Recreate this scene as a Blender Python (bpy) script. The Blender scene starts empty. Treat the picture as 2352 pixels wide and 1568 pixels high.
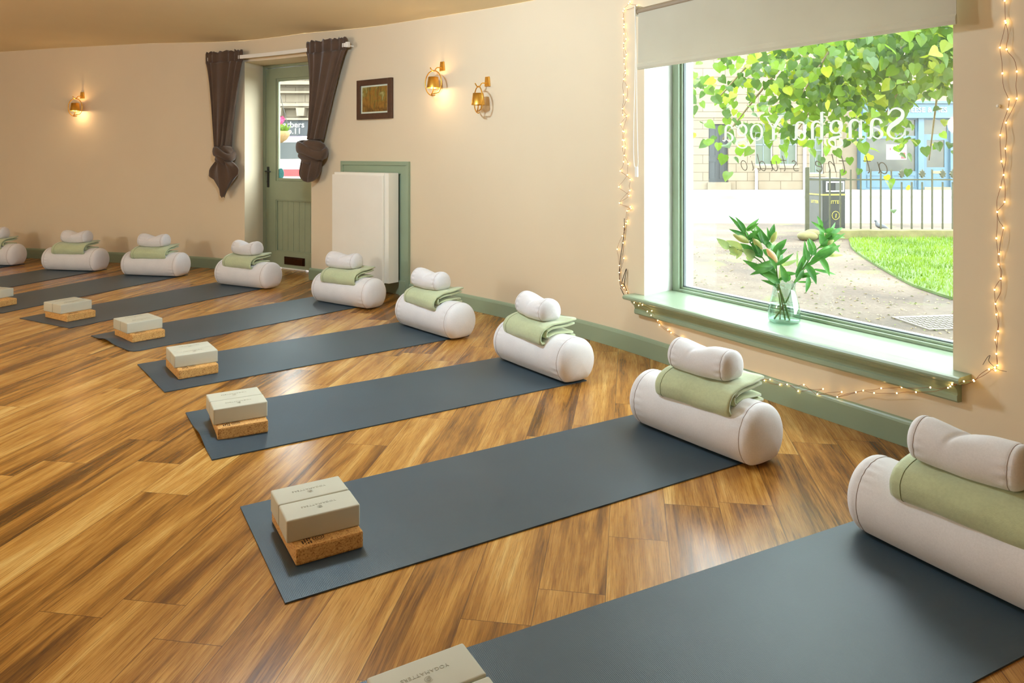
import bpy, bmesh, math, random, bisect
from mathutils import Vector, Matrix, noise
R = math.radians
PI = math.pi
sc = bpy.context.scene
COL = sc.collection
rnd = random.Random(7)

# ------------------------------------------------------------------ helpers
def lin(r, g, b):
    f = lambda c: (c/255/12.92) if c/255 <= .04045 else ((c/255+.055)/1.055)**2.4
    return (f(r), f(g), f(b), 1)

class NT:
    def __init__(s, name):
        s.m = bpy.data.materials.new(name); s.m.use_nodes = True
        s.t = s.m.node_tree; s.t.nodes.clear()
        s.out = s.t.nodes.new('ShaderNodeOutputMaterial')
    def n(s, typ, ins=None, **props):
        nd = s.t.nodes.new(typ)
        for k, v in props.items(): setattr(nd, k, v)
        for k, v in (ins or {}).items():
            sk = nd.inputs[k]
            if hasattr(v, 'is_output'): s.t.links.new(v, sk)
            else: sk.default_value = v
        return nd
    def math(s, op, a, b=0.0, c=None):
        ins = {0: a, 1: b}
        if c is not None: ins[2] = c
        return s.n('ShaderNodeMath', ins, operation=op).outputs[0]
    def ramp(s, fac, stops):
        nd = s.n('ShaderNodeValToRGB', {0: fac})
        e = nd.color_ramp.elements
        while len(e) < len(stops): e.new(.5)
        for el, (p, c) in zip(e, stops): el.position = p; el.color = c
        return nd.outputs[0]
    def mix(s, fac, a, b, blend='MIX'):
        nd = s.n('ShaderNodeMix', None, data_type='RGBA', blend_type=blend)
        for i, v in ((0, fac), (6, a), (7, b)):
            if hasattr(v, 'is_output'): s.t.links.new(v, nd.inputs[i])
            else: nd.inputs[i].default_value = v
        return nd.outputs[2]
    def surf(s, sk):
        s.t.links.new(sk, s.out.inputs['Surface']); return s.m
    def bsdf(s, ins, normal=None):
        nd = s.n('ShaderNodeBsdfPrincipled', ins)
        if normal is not None: s.t.links.new(normal, nd.inputs['Normal'])
        return s.surf(nd.outputs[0])
    def bump(s, h, strength=.3, dist=.002):
        return s.n('ShaderNodeBump', {'Height': h, 'Strength': strength, 'Distance': dist}).outputs[0]

def simple(name, rgb, rough=.6, var=.06, vs=6, bump=0, bs=200, bd=.001, metal=0, sheen=0, spec=.5, emis=0, emcol=None):
    t = NT(name); c = lin(*rgb)
    co = t.n('ShaderNodeTexCoord').outputs['Object']
    nz = t.n('ShaderNodeTexNoise', {'Vector': co, 'Scale': vs, 'Detail': 4}).outputs[0]
    dk = tuple(x*(1-var) for x in c[:3])+(1,); lt = tuple(min(1, x*(1+var)) for x in c[:3])+(1,)
    colr = t.ramp(nz, [(.3, dk), (.7, lt)])
    ins = {'Base Color': colr, 'Roughness': rough, 'Metallic': metal, 'Specular IOR Level': spec}
    if sheen: ins['Sheen Weight'] = sheen; ins['Sheen Roughness'] = .5
    if emis: ins['Emission Color'] = emcol or c; ins['Emission Strength'] = emis
    nrm = None
    if bump:
        h = t.n('ShaderNodeTexNoise', {'Vector': co, 'Scale': bs, 'Detail': 3}).outputs[0]
        nrm = t.bump(h, bump, bd)
    return t.bsdf(ins, nrm)

def smooth(me, on=True):
    if on: me.shade_smooth()
def link(name, me, mat=None, parent=None, mw=None, sm=False):
    o = bpy.data.objects.new(name, me); COL.objects.link(o)
    if mat is not None:
        for m in (mat if isinstance(mat, (list, tuple)) else [mat]): me.materials.append(m)
    if sm: me.shade_smooth()
    if mw is not None: o.matrix_world = mw
    if parent is not None: o.parent = parent
    return o
def tag(o, label=None, cat=None, group=None, kind=None):
    if label: o['label'] = label
    if cat: o['category'] = cat
    if group: o['group'] = group
    if kind: o['kind'] = kind
    return o
def empty(name, mw, label=None, cat=None, group=None, kind=None):
    o = bpy.data.objects.new(name, None); COL.objects.link(o)
    o.empty_display_size = .05; o.matrix_world = mw
    return tag(o, label, cat, group, kind)
def fr(x, y, z, rz=0): return Matrix.Translation((x, y, z)) @ Matrix.Rotation(rz, 4, 'Z')
def dup(root, mw):
    r = root.copy(); COL.objects.link(r); r.matrix_world = mw
    for ch in list(root.children):
        c = ch.copy(); COL.objects.link(c); c.parent = r
        for g in list(ch.children):
            d = g.copy(); COL.objects.link(d); d.parent = c
    return r

class MB:
    """collects shapes of one part"""
    def __init__(s): s.v = []; s.f = []; s.mi = []
    def add(s, vs, fs, mi=0):
        o = len(s.v); s.v += [tuple(v) for v in vs]; s.f += [tuple(i+o for i in f) for f in fs]; s.mi += [mi]*len(fs)
    def box(s, a, b, mi=0):
        x0, y0, z0 = a; x1, y1, z1 = b
        s.add([(x0,y0,z0),(x1,y0,z0),(x1,y1,z0),(x0,y1,z0),(x0,y0,z1),(x1,y0,z1),(x1,y1,z1),(x0,y1,z1)],
              [(0,3,2,1),(4,5,6,7),(0,1,5,4),(1,2,6,5),(2,3,7,6),(3,0,4,7)], mi)
    def grid(s, rows, closed=False, mi=0, caps=False):
        n = len(rows[0]); vs = [p for r in rows for p in r]; fs = []
        for i in range(len(rows)-1):
            for j in range(n if closed else n-1):
                k = (j+1) % n
                fs.append((i*n+j, i*n+k, (i+1)*n+k, (i+1)*n+j))
        if caps:
            fs.append(tuple(range(n-1, -1, -1))); b = (len(rows)-1)*n; fs.append(tuple(range(b, b+n)))
        s.add(vs, fs, mi)
    def tube(s, pts, r, seg=8, mi=0, caps=True, closed=False):
        P = [Vector(p) for p in pts]; rows = []; n = len(P)
        rr = r if isinstance(r, (list, tuple)) else [r]*n
        up = Vector((0, 0, 1)); prev = None
        for i in range(n):
            a = P[(i-1) % n] if closed else P[max(0, i-1)]; b = P[(i+1) % n] if closed else P[min(n-1, i+1)]
            t = (b-a).normalized() if (b-a).length > 1e-9 else Vector((0, 0, 1))
            if prev is None:
                x = t.cross(up) if abs(t.dot(up)) < .95 else t.cross(Vector((1, 0, 0)))
            else: x = prev - t*prev.dot(t)
            x.normalize(); prev = x; y = t.cross(x)
            rows.append([P[i]+(x*math.cos(2*PI*k/seg)+y*math.sin(2*PI*k/seg))*rr[i] for k in range(seg)])
        if closed: rows.append(rows[0])
        s.grid(rows, True, mi, caps and not closed)
    def lathe(s, prof, seg=32, c=(0, 0, 0), mi=0, caps=False):
        s.grid([[(c[0]+r*math.cos(2*PI*k/seg), c[1]+r*math.sin(2*PI*k/seg), c[2]+z) for k in range(seg)] for r, z in prof], True, mi, caps)
    def ball(s, c, r, seg=10, mi=0, sz=1):
        s.lathe([(max(1e-4, r*math.sin(PI*i/seg)), -r*sz*math.cos(PI*i/seg)) for i in range(seg+1)], seg, c, mi)
    def prism(s, poly, y0, y1, mi=0):   # poly in (x,z)
        n = len(poly)
        s.add([(x, y0, z) for x, z in poly]+[(x, y1, z) for x, z in poly],
              [tuple(range(n)), tuple(range(2*n-1, n-1, -1))]+[(i, i+n, (i+1) % n+n, (i+1) % n) for i in range(n)], mi)
    def mesh(s, name='m', bevel=0, seg=2, fix=True):
        me = bpy.data.meshes.new(name)
        me.from_pydata([tuple(v) for v in s.v], [], s.f)
        for p, m in zip(me.polygons, s.mi): p.material_index = m
        if fix or bevel:
            bm = bmesh.new(); bm.from_mesh(me)
            if fix: bmesh.ops.recalc_face_normals(bm, faces=bm.faces)
            if bevel:
                bmesh.ops.bevel(bm, geom=[e for e in bm.edges if len(e.link_faces) == 2 and e.calc_face_angle(0) > .5], offset=bevel, segments=seg, profile=.6, affect='EDGES')
            bm.to_mesh(me); bm.free()
        me.update(); return me
    def obj(s, name, mat, parent=None, mw=None, sm=False, bevel=0, seg=2, fix=True):
        return link(name, s.mesh(name, bevel, seg, fix), mat, parent, mw, sm)

def spline(P, n=8, closed=False):
    m = len(P); out = []
    dim = len(P[0])
    rng = range(m if closed else m-1)
    for i in rng:
        g = lambda k: P[k % m] if closed else P[min(m-1, max(0, k))]
        p0, p1, p2, p3 = g(i-1), g(i), g(i+1), g(i+2)
        for k in range(n):
            t = k/n
            out.append(tuple(.5*(2*p1[d]+(p2[d]-p0[d])*t+(2*p0[d]-5*p1[d]+4*p2[d]-p3[d])*t*t+(3*p1[d]-p0[d]-3*p2[d]+p3[d])*t**3) for d in range(dim)))
    if not closed: out.append(tuple(P[-1]))
    return out

def text_mesh(body, size, extrude=.0005, align='CENTER', spacing=1.0):
    cu = bpy.data.curves.new('t', 'FONT'); cu.body = body; cu.size = size; cu.extrude = extrude
    cu.align_x = align; cu.align_y = 'CENTER'; cu.space_character = spacing; cu.resolution_u = 3
    o = bpy.data.objects.new('t', cu); COL.objects.link(o)
    dg = bpy.context.evaluated_depsgraph_get()
    me = bpy.data.meshes.new_from_object(o.evaluated_get(dg))
    bpy.data.objects.remove(o); me.materials.clear()
    return me

# ------------------------------------------------------------------ the curved outside wall (plan)
BASE = [(4.64,-2.02),(3.10,0.485),(2.33,1.737),(1.553,2.995),(1.246,3.475),(0.599,4.508),(0.003,5.205),(-0.312,5.531),(-0.884,6.075),(-1.36,6.48),(-1.906,6.878),(-2.45,7.225),(-3.018,7.52),(-3.40,7.672),(-4.403,7.99),(-5.526,8.325),(-8.0,9.07)]
def catmull(P, n=24):
    out = []
    P = [(2*P[0][0]-P[1][0], 2*P[0][1]-P[1][1])]+P+[(2*P[-1][0]-P[-2][0], 2*P[-1][1]-P[-2][1])]
    for i in range(1, len(P)-2):
        p = P[i-1:i+3]; t = [0]
        for a, b in zip(p, p[1:]): t.append(t[-1]+math.dist(a, b)**.5)
        for k in range(n):
            u = t[1]+(t[2]-t[1])*k/n
            L = lambda a, b, ta, tb: tuple(x*(tb-u)/(tb-ta)+y*(u-ta)/(tb-ta) for x, y in zip(a, b))
            A1 = L(p[0], p[1], t[0], t[1]); A2 = L(p[1], p[2], t[1], t[2]); A3 = L(p[2], p[3], t[2], t[3])
            out.append(L(L(A1, A2, t[0], t[2]), L(A2, A3, t[1], t[3]), t[1], t[2]))
    out.append(P[-2]); return out
CB = catmull(BASE); CS = [0]
for a, b in zip(CB, CB[1:]): CS.append(CS[-1]+math.dist(a, b))
CU0 = CS[min(range(len(CB)), key=lambda i: math.dist(CB[i], (1.553, 2.995)))]
UMIN, UMAX = -CU0, CS[-1]-CU0
def W(u, off=0.0):
    """plan point on the wall: u metres along it (growing to the left), off metres into the room"""
    uu = min(max(u+CU0, 1e-6), CS[-1]-1e-6)
    i = max(1, min(len(CS)-1, bisect.bisect(CS, uu))); f = (uu-CS[i-1])/(CS[i]-CS[i-1])
    a, b = CB[i-1], CB[i]; x = a[0]+(b[0]-a[0])*f; y = a[1]+(b[1]-a[1])*f
    j0, j1 = max(0, i-3), min(len(CS)-1, i+2)
    d = Vector((CB[j1][0]-CB[j0][0], CB[j1][1]-CB[j0][1])).normalized(); n = Vector((-d.y, d.x))
    return Vector((x, y))+n*(off-.018), d, n
def W3(u, z, off=0.0):
    p = W(u, off)[0]; return Vector((p.x, p.y, z))
def wframe(u, z, off=0.0):
    """frame on the wall: x to the right, y into the wall, z up"""
    p, d, n = W(u, off)
    return Matrix.Translation((p.x, p.y, z)) @ Matrix.Rotation(math.atan2(-d.y, -d.x), 4, 'Z')
CEIL = [(-6, 2.24), (1.5, 2.235), (2.512, 2.238), (3.809, 2.274), (4.433, 2.285), (5.325, 2.318), (6.187, 2.315), (7.415, 2.36), (8.668, 2.362), (9.565, 2.352), (14, 2.35)]
def ceilz(u):
    for (a, za), (b, zb) in zip(CEIL, CEIL[1:]):
        if a <= u <= b: return za+(zb-za)*(u-a)/(b-a)
    return 2.35

# ------------------------------------------------------------------ materials
def paint(name, rgb, bumps=.12, rough=.75):
    t = NT(name); co = t.n('ShaderNodeTexCoord').outputs['Object']; c = lin(*rgb)
    n1 = t.n('ShaderNodeTexNoise', {'Vector': co, 'Scale': 1.3, 'Detail': 3}).outputs[0]
    n2 = t.n('ShaderNodeTexNoise', {'Vector': co, 'Scale': 90, 'Detail': 3}).outputs[0]
    n3 = t.n('ShaderNodeTexNoise', {'Vector': co, 'Scale': 7, 'Detail': 2}).outputs[0]
    colr = t.ramp(n1, [(.3, tuple(x*.96 for x in c[:3])+(1,)), (.7, c)])
    h = t.math('ADD', t.math('MULTIPLY', n2, .25), n3)
    return t.bsdf({'Base Color': colr, 'Roughness': rough, 'Specular IOR Level': .3}, t.bump(h, bumps, .004))
def leafmat(name, a, b, tr=.45, vs=7, rough=.45):
    t = NT(name); co = t.n('ShaderNodeTexCoord').outputs['Object']
    nz = t.n('ShaderNodeTexNoise', {'Vector': co, 'Scale': vs, 'Detail': 3}).outputs[0]
    colr = t.ramp(nz, [(.35, lin(*a)), (.65, lin(*b))])
    p = t.n('ShaderNodeBsdfPrincipled', {'Base Color': colr, 'Roughness': rough}).outputs[0]
    q = t.n('ShaderNodeBsdfTranslucent', {'Color': colr}).outputs[0]
    return t.surf(t.n('ShaderNodeMixShader', {0: tr, 1: p, 2: q}).outputs[0])
M_wall = paint('wall_paint', (228, 211, 182))
M_ceil = paint('ceiling_paint', (244, 226, 186), .1)
M_white = paint('white_reveal', (244, 246, 244), .08)  # window reveals, whiter than the wall
M_green = simple('sage_green_gloss', (146, 163, 137), .32, .05, 3, .08, 30, .002)
M_green2 = simple('door_green', (146, 154, 126), .4, .06, 3, .1, 30, .002)

def floor_mat():
    t = NT('oak_vinyl_plank')
    uv = t.n('ShaderNodeUVMap', uv_map='grain').outputs[0]
    ed = t.n('ShaderNodeUVMap', uv_map='edge').outputs[0]
    tint = t.n('ShaderNodeVertexColor', layer_name='tint').outputs[0]
    mp = lambda s: t.n('ShaderNodeMapping', {'Vector': uv, 'Scale': s}).outputs[0]
    big = t.n('ShaderNodeTexNoise', {'Vector': mp((.6, 7, 1)), 'Scale': 1.6, 'Detail': 5, 'Roughness': .62, 'Distortion': .7}).outputs[0]
    mid = t.n('ShaderNodeTexNoise', {'Vector': mp((1.3, 28, 1)), 'Scale': 2.0, 'Detail': 6, 'Roughness': .65, 'Distortion': 1.2}).outputs[0]
    fine = t.n('ShaderNodeTexNoise', {'Vector': mp((9, 330, 1)), 'Scale': 1.0, 'Detail': 4, 'Roughness': .7}).outputs[0]
    sep = t.n('ShaderNodeSeparateColor', {0: tint})
    f = t.math('ADD', t.math('MULTIPLY', big, .85), t.math('MULTIPLY', mid, .35))
    f = t.math('ADD', f, t.math('MULTIPLY', t.math('SUBTRACT', sep.outputs[0], .5), .20))
    colr = t.ramp(f, [(.34, lin(76, 45, 12)), (.46, lin(120, 76, 24)), (.57, lin(166, 112, 44)), (.68, lin(193, 140, 66)), (.83, lin(222, 180, 106))])
    g = t.ramp(fine, [(.38, (.52, .45, .38, 1)), (.52, (1, 1, 1, 1))])
    colr = t.mix(.72, colr, g, 'MULTIPLY')
    # knots
    vor = t.n('ShaderNodeTexVoronoi', {'Vector': mp((1.0, 2.2, 1)), 'Scale': 2.1, 'Randomness': 1.0}).outputs[0]
    kn = t.ramp(vor, [(.0, (.35, .25, .18, 1)), (.05, (.75, .65, .55, 1)), (.09, (1, 1, 1, 1))])
    colr = t.mix(.8, colr, kn, 'MULTIPLY')
    se = t.n('ShaderNodeSeparateXYZ', {0: ed})
    e1 = t.math('MINIMUM', se.outputs[1], t.math('SUBTRACT', .18, se.outputs[1]))
    e2 = t.math('MINIMUM', se.outputs[0], t.math('SUBTRACT', 1.22, se.outputs[0]))
    em = t.math('LESS_THAN', t.math('MINIMUM', e1, e2), .0011)
    colr = t.mix(t.math('MULTIPLY', em, .7), colr, lin(70, 40, 16))
    h = t.math('SUBTRACT', t.math('ADD', t.math('MULTIPLY', fine, .6), t.math('MULTIPLY', mid, .3)), em)
    rough = t.math('ADD', .16, t.math('MULTIPLY', fine, .14))
    return t.bsdf({'Base Color': colr, 'Roughness': rough, 'Specular IOR Level': .5}, t.bump(h, .12, .0006))
M_floor = floor_mat()

def mat_mat():
    t = NT('yoga_mat_foam'); co = t.n('ShaderNodeTexCoord').outputs['Object']
    w = t.n('ShaderNodeTexWave', {'Vector': co, 'Scale': 75.0, 'Distortion': 1.2, 'Detail': 1}, bands_direction='X').outputs[1]
    nz = t.n('ShaderNodeTexNoise', {'Vector': co, 'Scale': 420, 'Detail': 2}).outputs[0]
    n2 = t.n('ShaderNodeTexNoise', {'Vector': co, 'Scale': 3, 'Detail': 3}).outputs[0]
    colr = t.ramp(n2, [(.3, lin(46, 63, 75)), (.7, lin(52, 70, 82))])
    h = t.math('ADD', t.math('MULTIPLY', w, .5), nz)
    return t.bsdf({'Base Color': colr, 'Roughness': .40, 'Specular IOR Level': .55}, t.bump(h, .3, .0012))
M_mat = mat_mat()

def cloth(name, rgb, weave=600, sheen=.25, bump=.3, var=.05):
    t = NT(name); co = t.n('ShaderNodeTexCoord').outputs['Object']; c = lin(*rgb)
    nz = t.n('ShaderNodeTexNoise', {'Vector': co, 'Scale': weave, 'Detail': 2}).outputs[0]
    n2 = t.n('ShaderNodeTexNoise', {'Vector': co, 'Scale': 9, 'Detail': 3}).outputs[0]
    n3 = t.n('ShaderNodeTexNoise', {'Vector': co, 'Scale': weave*.4, 'Detail': 2}).outputs[0]
    colr = t.ramp(t.math('ADD', t.math('MULTIPLY', n2, .5), t.math('MULTIPLY', n3, .5)), [(.35, tuple(x*(1-var) for x in c[:3])+(1,)), (.65, tuple(min(1, x*(1+var)) for x in c[:3])+(1,))])
    h = t.math('ADD', t.math('MULTIPLY', nz, .4), t.math('MULTIPLY', n2, .8))
    return t.bsdf({'Base Color': colr, 'Roughness': .85, 'Specular IOR Level': .2, 'Sheen Weight': sheen, 'Sheen Roughness': .5}, t.bump(h, bump, .0025))
M_bol = cloth('pale_cotton', (224, 221, 223), 500)
M_seam = simple('seam_thread', (168, 152, 146), .8)
M_blanket = cloth('sage_fleece', (186, 195, 156), 260, .5, .5, .07)
M_hem = simple('fleece_stitching', (120, 124, 84), .8)
M_curtain = cloth('brown_curtain_linen', (88, 68, 54), 700, .3, .4, .12)
M_foam = simple('cream_foam', (192, 187, 168), .7, .03, 8, .12, 500, .0006)
M_logo = simple('debossed_logo', (160, 153, 132), .8)

def cork_mat():
    t = NT('cork'); co = t.n('ShaderNodeTexCoord').outputs['Object']
    v = t.n('ShaderNodeTexVoronoi', {'Vector': co, 'Scale': 330, 'Randomness': 1}).outputs[1]
    nz = t.n('ShaderNodeTexNoise', {'Vector': co, 'Scale': 160, 'Detail': 4}).outputs[0]
    bw = t.n('ShaderNodeSeparateColor', {0: v}).outputs[0]
    f = t.math('ADD', t.math('MULTIPLY', bw, .5), t.math('MULTIPLY', nz, .5))
    colr = t.ramp(f, [(.22, lin(160, 102, 46)), (.38, lin(202, 146, 78)), (.7, lin(220, 170, 100))])
    return t.bsdf({'Base Color': colr, 'Roughness': .75}, t.bump(nz, .3, .001))
M_cork = cork_mat()
M_ink = simple('dark_ink', (66, 40, 22), .7)
M_gold = simple('brushed_brass', (238, 186, 88), .38, .05, 40, .05, 300, .0005, metal=1)
M_bulb_on = simple('lit_lamp_bulb', (255, 226, 170), .4, emis=40, emcol=(1, .78, .42, 1))
M_bulb_off = simple('unlit_bulb', (128, 116, 96), .4)
M_fairy = simple('fairy_bulb', (255, 220, 150), .3, emis=22, emcol=(1, .60, .20, 1))
M_wire = simple('copper_wire', (150, 92, 56), .45, metal=.6)
M_darkwire = simple('dark_cable', (52, 36, 30), .5)
M_whitegloss = simple('white_cover_paint', (243, 238, 226), .4, .02, 4)
M_whiteplastic = simple('white_plastic', (240, 236, 226), .4, .02)
M_blind = leafmat('cream_blind_fabric', (212, 205, 186), (216, 210, 192), .3, 3, .9)
M_tube = simple('beige_roller_tube', (150, 132, 108), .5)
M_frame = simple('dark_walnut_frame', (78, 50, 34), .45, .15, 30)
M_mount = simple('ivory_mount', (236, 230, 216), .7, .02)
M_black = simple('black_iron', (34, 32, 30), .45, .1, 40, .1, 90)
M_bronze = simple('bronze_plate', (66, 38, 20), .3, .15, 20, metal=.8)
M_sticker = simple('turquoise_sticker', (92, 186, 198), .4, .12, 30)
M_gasket = simple('grey_gasket', (96, 104, 106), .5)

def pane_mat(name, tint=(1, 1, 1, 1), f0=.03):
    t = NT(name)
    ge = t.n('ShaderNodeNewGeometry')
    cs = t.math('ABSOLUTE', t.n('ShaderNodeVectorMath', {0: ge.outputs['Incoming'], 1: ge.outputs['Normal']}, operation='DOT_PRODUCT').outputs[1])
    fz = t.math('ADD', f0, t.math('MULTIPLY', .9, t.math('POWER', t.math('SUBTRACT', 1.0, cs), 5.0)))
    tr = t.n('ShaderNodeBsdfTransparent', {'Color': tint}).outputs[0]
    gl = t.n('ShaderNodeBsdfGlossy', {'Roughness': .02}).outputs[0]
    return t.surf(t.n('ShaderNodeMixShader', {0: fz, 1: tr, 2: gl}).outputs[0])
M_pane = pane_mat('window_glass', (.96, .99, .97, 1))
M_vase = pane_mat('vase_glass', (.86, .94, .90, 1), .09)
M_water = pane_mat('vase_water', (.93, .97, .96, 1))

M_lily = leafmat('lily_leaf', (62, 120, 52), (96, 156, 66), .35, 14)
M_euca = leafmat('pale_leaf', (150, 178, 116), (196, 206, 120), .4, 14)
M_bud = leafmat('lily_bud', (196, 204, 126), (228, 222, 164), .3, 20)
M_peach = leafmat('peach_bud', (232, 192, 140), (240, 212, 168), .3, 20)
M_stem = simple('plant_stem', (96, 124, 58), .6)
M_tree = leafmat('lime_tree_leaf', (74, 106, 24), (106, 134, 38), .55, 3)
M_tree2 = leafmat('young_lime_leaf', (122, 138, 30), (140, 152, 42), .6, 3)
M_tree3 = leafmat('dark_lime_leaf', (54, 82, 28), (70, 99, 36), .45, 3)  # darker leaf tone, given to leaves at random
M_bark = simple('tree_bark', (104, 92, 62), .9, .2, 12, .5, 30, .01)

# ------------------------------------------------------------------ floor of individual planks
TH = R(81); PD = Vector((math.cos(TH), math.sin(TH))); PN = Vector((math.sin(TH), -math.cos(TH)))
PW, PL = .18, 1.22
hull = [W(u, -.33)[0] for u in [UMIN+(UMAX-UMIN)*i/26 for i in range(27)]]
hull = [Vector((4.9, -2.4))]+hull+[Vector((-8.3, 8.9)), Vector((-8.3, -2.4))]
def clip(poly):
    # poly of (x,y,a,c): clip to the convex room outline
    for i in range(len(hull)):
        a, b = hull[i], hull[(i+1) % len(hull)]; e = b-a
        side = lambda p: e.x*(p[1]-a.y)-e.y*(p[0]-a.x)
        out = []
        for k in range(len(poly)):
            p, q = poly[k], poly[(k+1) % len(poly)]; sp, sq = side(p), side(q)
            if sp >= 0: out.append(p)
            if (sp >= 0) != (sq >= 0):
                t = sp/(sp-sq); out.append(tuple(x+(y-x)*t for x, y in zip(p, q)))
        poly = out
        if len(poly) < 3: return []
    return poly
def build_floor():
    V, F, G, E_, T = [], [], [], [], []
    known = {-1: 1.678, -2: 2.327, 7: 1.06+1.22*1}
    rr = random.Random(11)
    for row in range(-44, 40):
        v0 = -1.32+PW*row
        off = known.get(row, rr.uniform(0, PL)) % PL
        for k in range(-6, 12):
            s0 = off+PL*k
            gx, gy = rr.uniform(0, 60), rr.uniform(0, 60); tc = (rr.random(), rr.random(), rr.random(), 1)
            poly = []
            for a, c in ((0, 0), (PL, 0), (PL, PW), (0, PW)):
                p = PD*(s0+a)+PN*(v0+c); poly.append((p.x, p.y, a, c))
            poly = clip(poly[::-1])
            if not poly: continue
            b = len(V)
            for x, y, a, c in poly:
                V.append((x, y, 0)); G.append((a+gx, c+gy)); E_.append((a, c)); T.append(tc)
            F.append(tuple(range(b, b+len(poly))))
    me = bpy.data.meshes.new('floor'); me.from_pydata(V, [], F)
    for nm, D in (('grain', G), ('edge', E_)):
        uv = me.uv_layers.new(name=nm)
        for l in me.loops: uv.data[l.index].uv = D[l.vertex_index]
    ca = me.color_attributes.new('tint', 'FLOAT_COLOR', 'POINT')
    for i, c in enumerate(T): ca.data[i].color = c
    bm = bmesh.new(); bm.from_mesh(me)
    for f_ in bm.faces:
        if f_.normal.z < 0: f_.normal_flip()
    bm.to_mesh(me); bm.free()
    return link('floor', me, M_floor)
tag(build_floor(), 'orange brown oak plank floor running diagonally under the yoga mats', 'floor', kind='structure')

# ------------------------------------------------------------------ walls, ceiling
WIN = (-.228, 1.508, .33, 1.98); WINB = (-.272, 1.548)
DOOR = (5.234, 6.175, 0.0, 2.102); DOORB = (5.16, 6.262)
OUT = -.45
def strip_us():
    us = set([WIN[0], WIN[1], DOOR[0], DOOR[1]]); u = UMIN
    while u < UMAX: us.add(round(u, 3)); u += .09
    us.add(UMAX); us = sorted(us)
    res = [us[0]]
    for x in us[1:]:
        if x-res[-1] > .012 or x in WIN or x in DOOR:
            if x-res[-1] <= .012: res[-1] = x
            else: res.append(x)
    return res
def wall_main():
    mb = MB(); us = strip_us(); zs = [0, WIN[2], WIN[3], DOOR[3], None]
    for off, ho in ((0, (WIN, DOOR)), (OUT, ((WINB[0], WINB[1], WIN[2], WIN[3]), (DOORB[0], DOORB[1], 0, DOOR[3])))):
        u2 = us
        if off: u2 = sorted(set([u for u in us if all(abs(u-x) > .03 for x in (*WINB, *DOORB, *WIN[:2], *DOOR[:2]))]+[*WINB, *DOORB]))
        for a, b in zip(u2, u2[1:]):
            m = (a+b)/2
            for z0, z1 in zip(zs, zs[1:]):
                zm = (z0+(z1 or 2.3))/2
                if any(h[0] < m < h[1] and h[2] < zm < h[3] for h in ho): continue
                za = z0-(.35 if off and z0 == 0 else 0)
                za0 = za; t0, t1 = (z1, z1) if z1 else (ceilz(a)+(.3 if off else 0), ceilz(b)+(.3 if off else 0))
                mb.add([W3(a, za0, off), W3(b, za0, off), W3(b, t1, off), W3(a, t0, off)], [(0, 1, 2, 3)] if not off else [(3, 2, 1, 0)], 0 if not off else 2)
    # window reveal (white) and door reveal (wall colour)
    def reveal(h, hb, back, mi, sill=True):
        q = lambda u, z, o: W3(u, z, o)
        for o0, o1, a, b, c, d in ((0, back, h[0], h[1], hb[0], hb[1]), (back, OUT, hb[0], hb[1], hb[0], hb[1])):
            mb.add([q(b, h[2], o0), q(d, h[2], o1), q(d, h[3], o1), q(b, h[3], o0)], [(0, 1, 2, 3)], mi)
            mb.add([q(a, h[2], o0), q(a, h[3], o0), q(c, h[3], o1), q(c, h[2], o1)], [(0, 1, 2, 3)], mi)
            n = 8
            for k in range(n):
                la, lb = k/n, (k+1)/n
                for z, s in ((h[3], 1), (h[2], 0)):
                    if z == 0: continue
                    mb.add([q(a+(b-a)*la, z, o0), q(a+(b-a)*lb, z, o0), q(c+(d-c)*lb, z, o1), q(c+(d-c)*la, z, o1)], [(0, 1, 2, 3)], mi)
    reveal(WIN, WINB, -.27, 1); reveal(DOOR, DOORB, -.33, 0)
    o = mb.obj('wall_right', [M_wall, M_white, M_stone], fix=False)
    return tag(o, 'long curved warm cream plaster wall with window and door openings', 'wall', kind='structure')
M_stone = simple('pale_sandstone', (222, 205, 176), .9, .12, 2.5, .3, 20, .01)
wall_main()
pL = W(UMAX)[0]; pR = W(UMIN)[0]
def flatwall(name, a, b, label, z1=2.45):
    mb = MB(); d = (Vector(b)-Vector(a)).normalized(); n = Vector((d.y, -d.x))*.12
    a, b = Vector(a), Vector(b)
    mb.add([(a.x,a.y,0),(b.x,b.y,0),(b.x,b.y,z1),(a.x,a.y,z1),(a.x+n.x,a.y+n.y,0),(b.x+n.x,b.y+n.y,0),(b.x+n.x,b.y+n.y,z1),(a.x+n.x,a.y+n.y,z1)],
           [(0,3,2,1),(4,5,6,7),(0,1,5,4),(1,2,6,5),(2,3,7,6),(3,0,4,7)])
    return tag(mb.obj(name, M_wall), label, 'wall', kind='structure')
flatwall('wall_left', (-8.0, -2.3), (pL.x, pL.y), 'plain cream wall at the far left end of the studio')
flatwall('wall_back', (pR.x, pR.y), (-8.0, -2.3), 'plain cream wall behind the camera')
def ceiling():
    mb = MB(); rows = []
    us = [UMIN+(UMAX-UMIN)*i/110 for i in range(111)]
    for k in range(13):
        t = k/12; r = []
        for i, u in enumerate(us):
            a = W(u, -.02)[0]; f = i/110
            bx = 4.9+(-8.2-4.9)*f; by = -2.4
            p = (a.x+(bx-a.x)*t, a.y+(by-a.y)*t)
            z = ceilz(u)+(2.42-ceilz(u))*min(1, t*1.6)
            r.append((p[0], p[1], z))
        rows.append(r)
    mb.grid(rows)
    o = mb.obj('ceiling', M_ceil, sm=True)
    return tag(o, 'warm cream plaster ceiling meeting the curved wall', 'ceiling', kind='structure')
ceiling()
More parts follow.
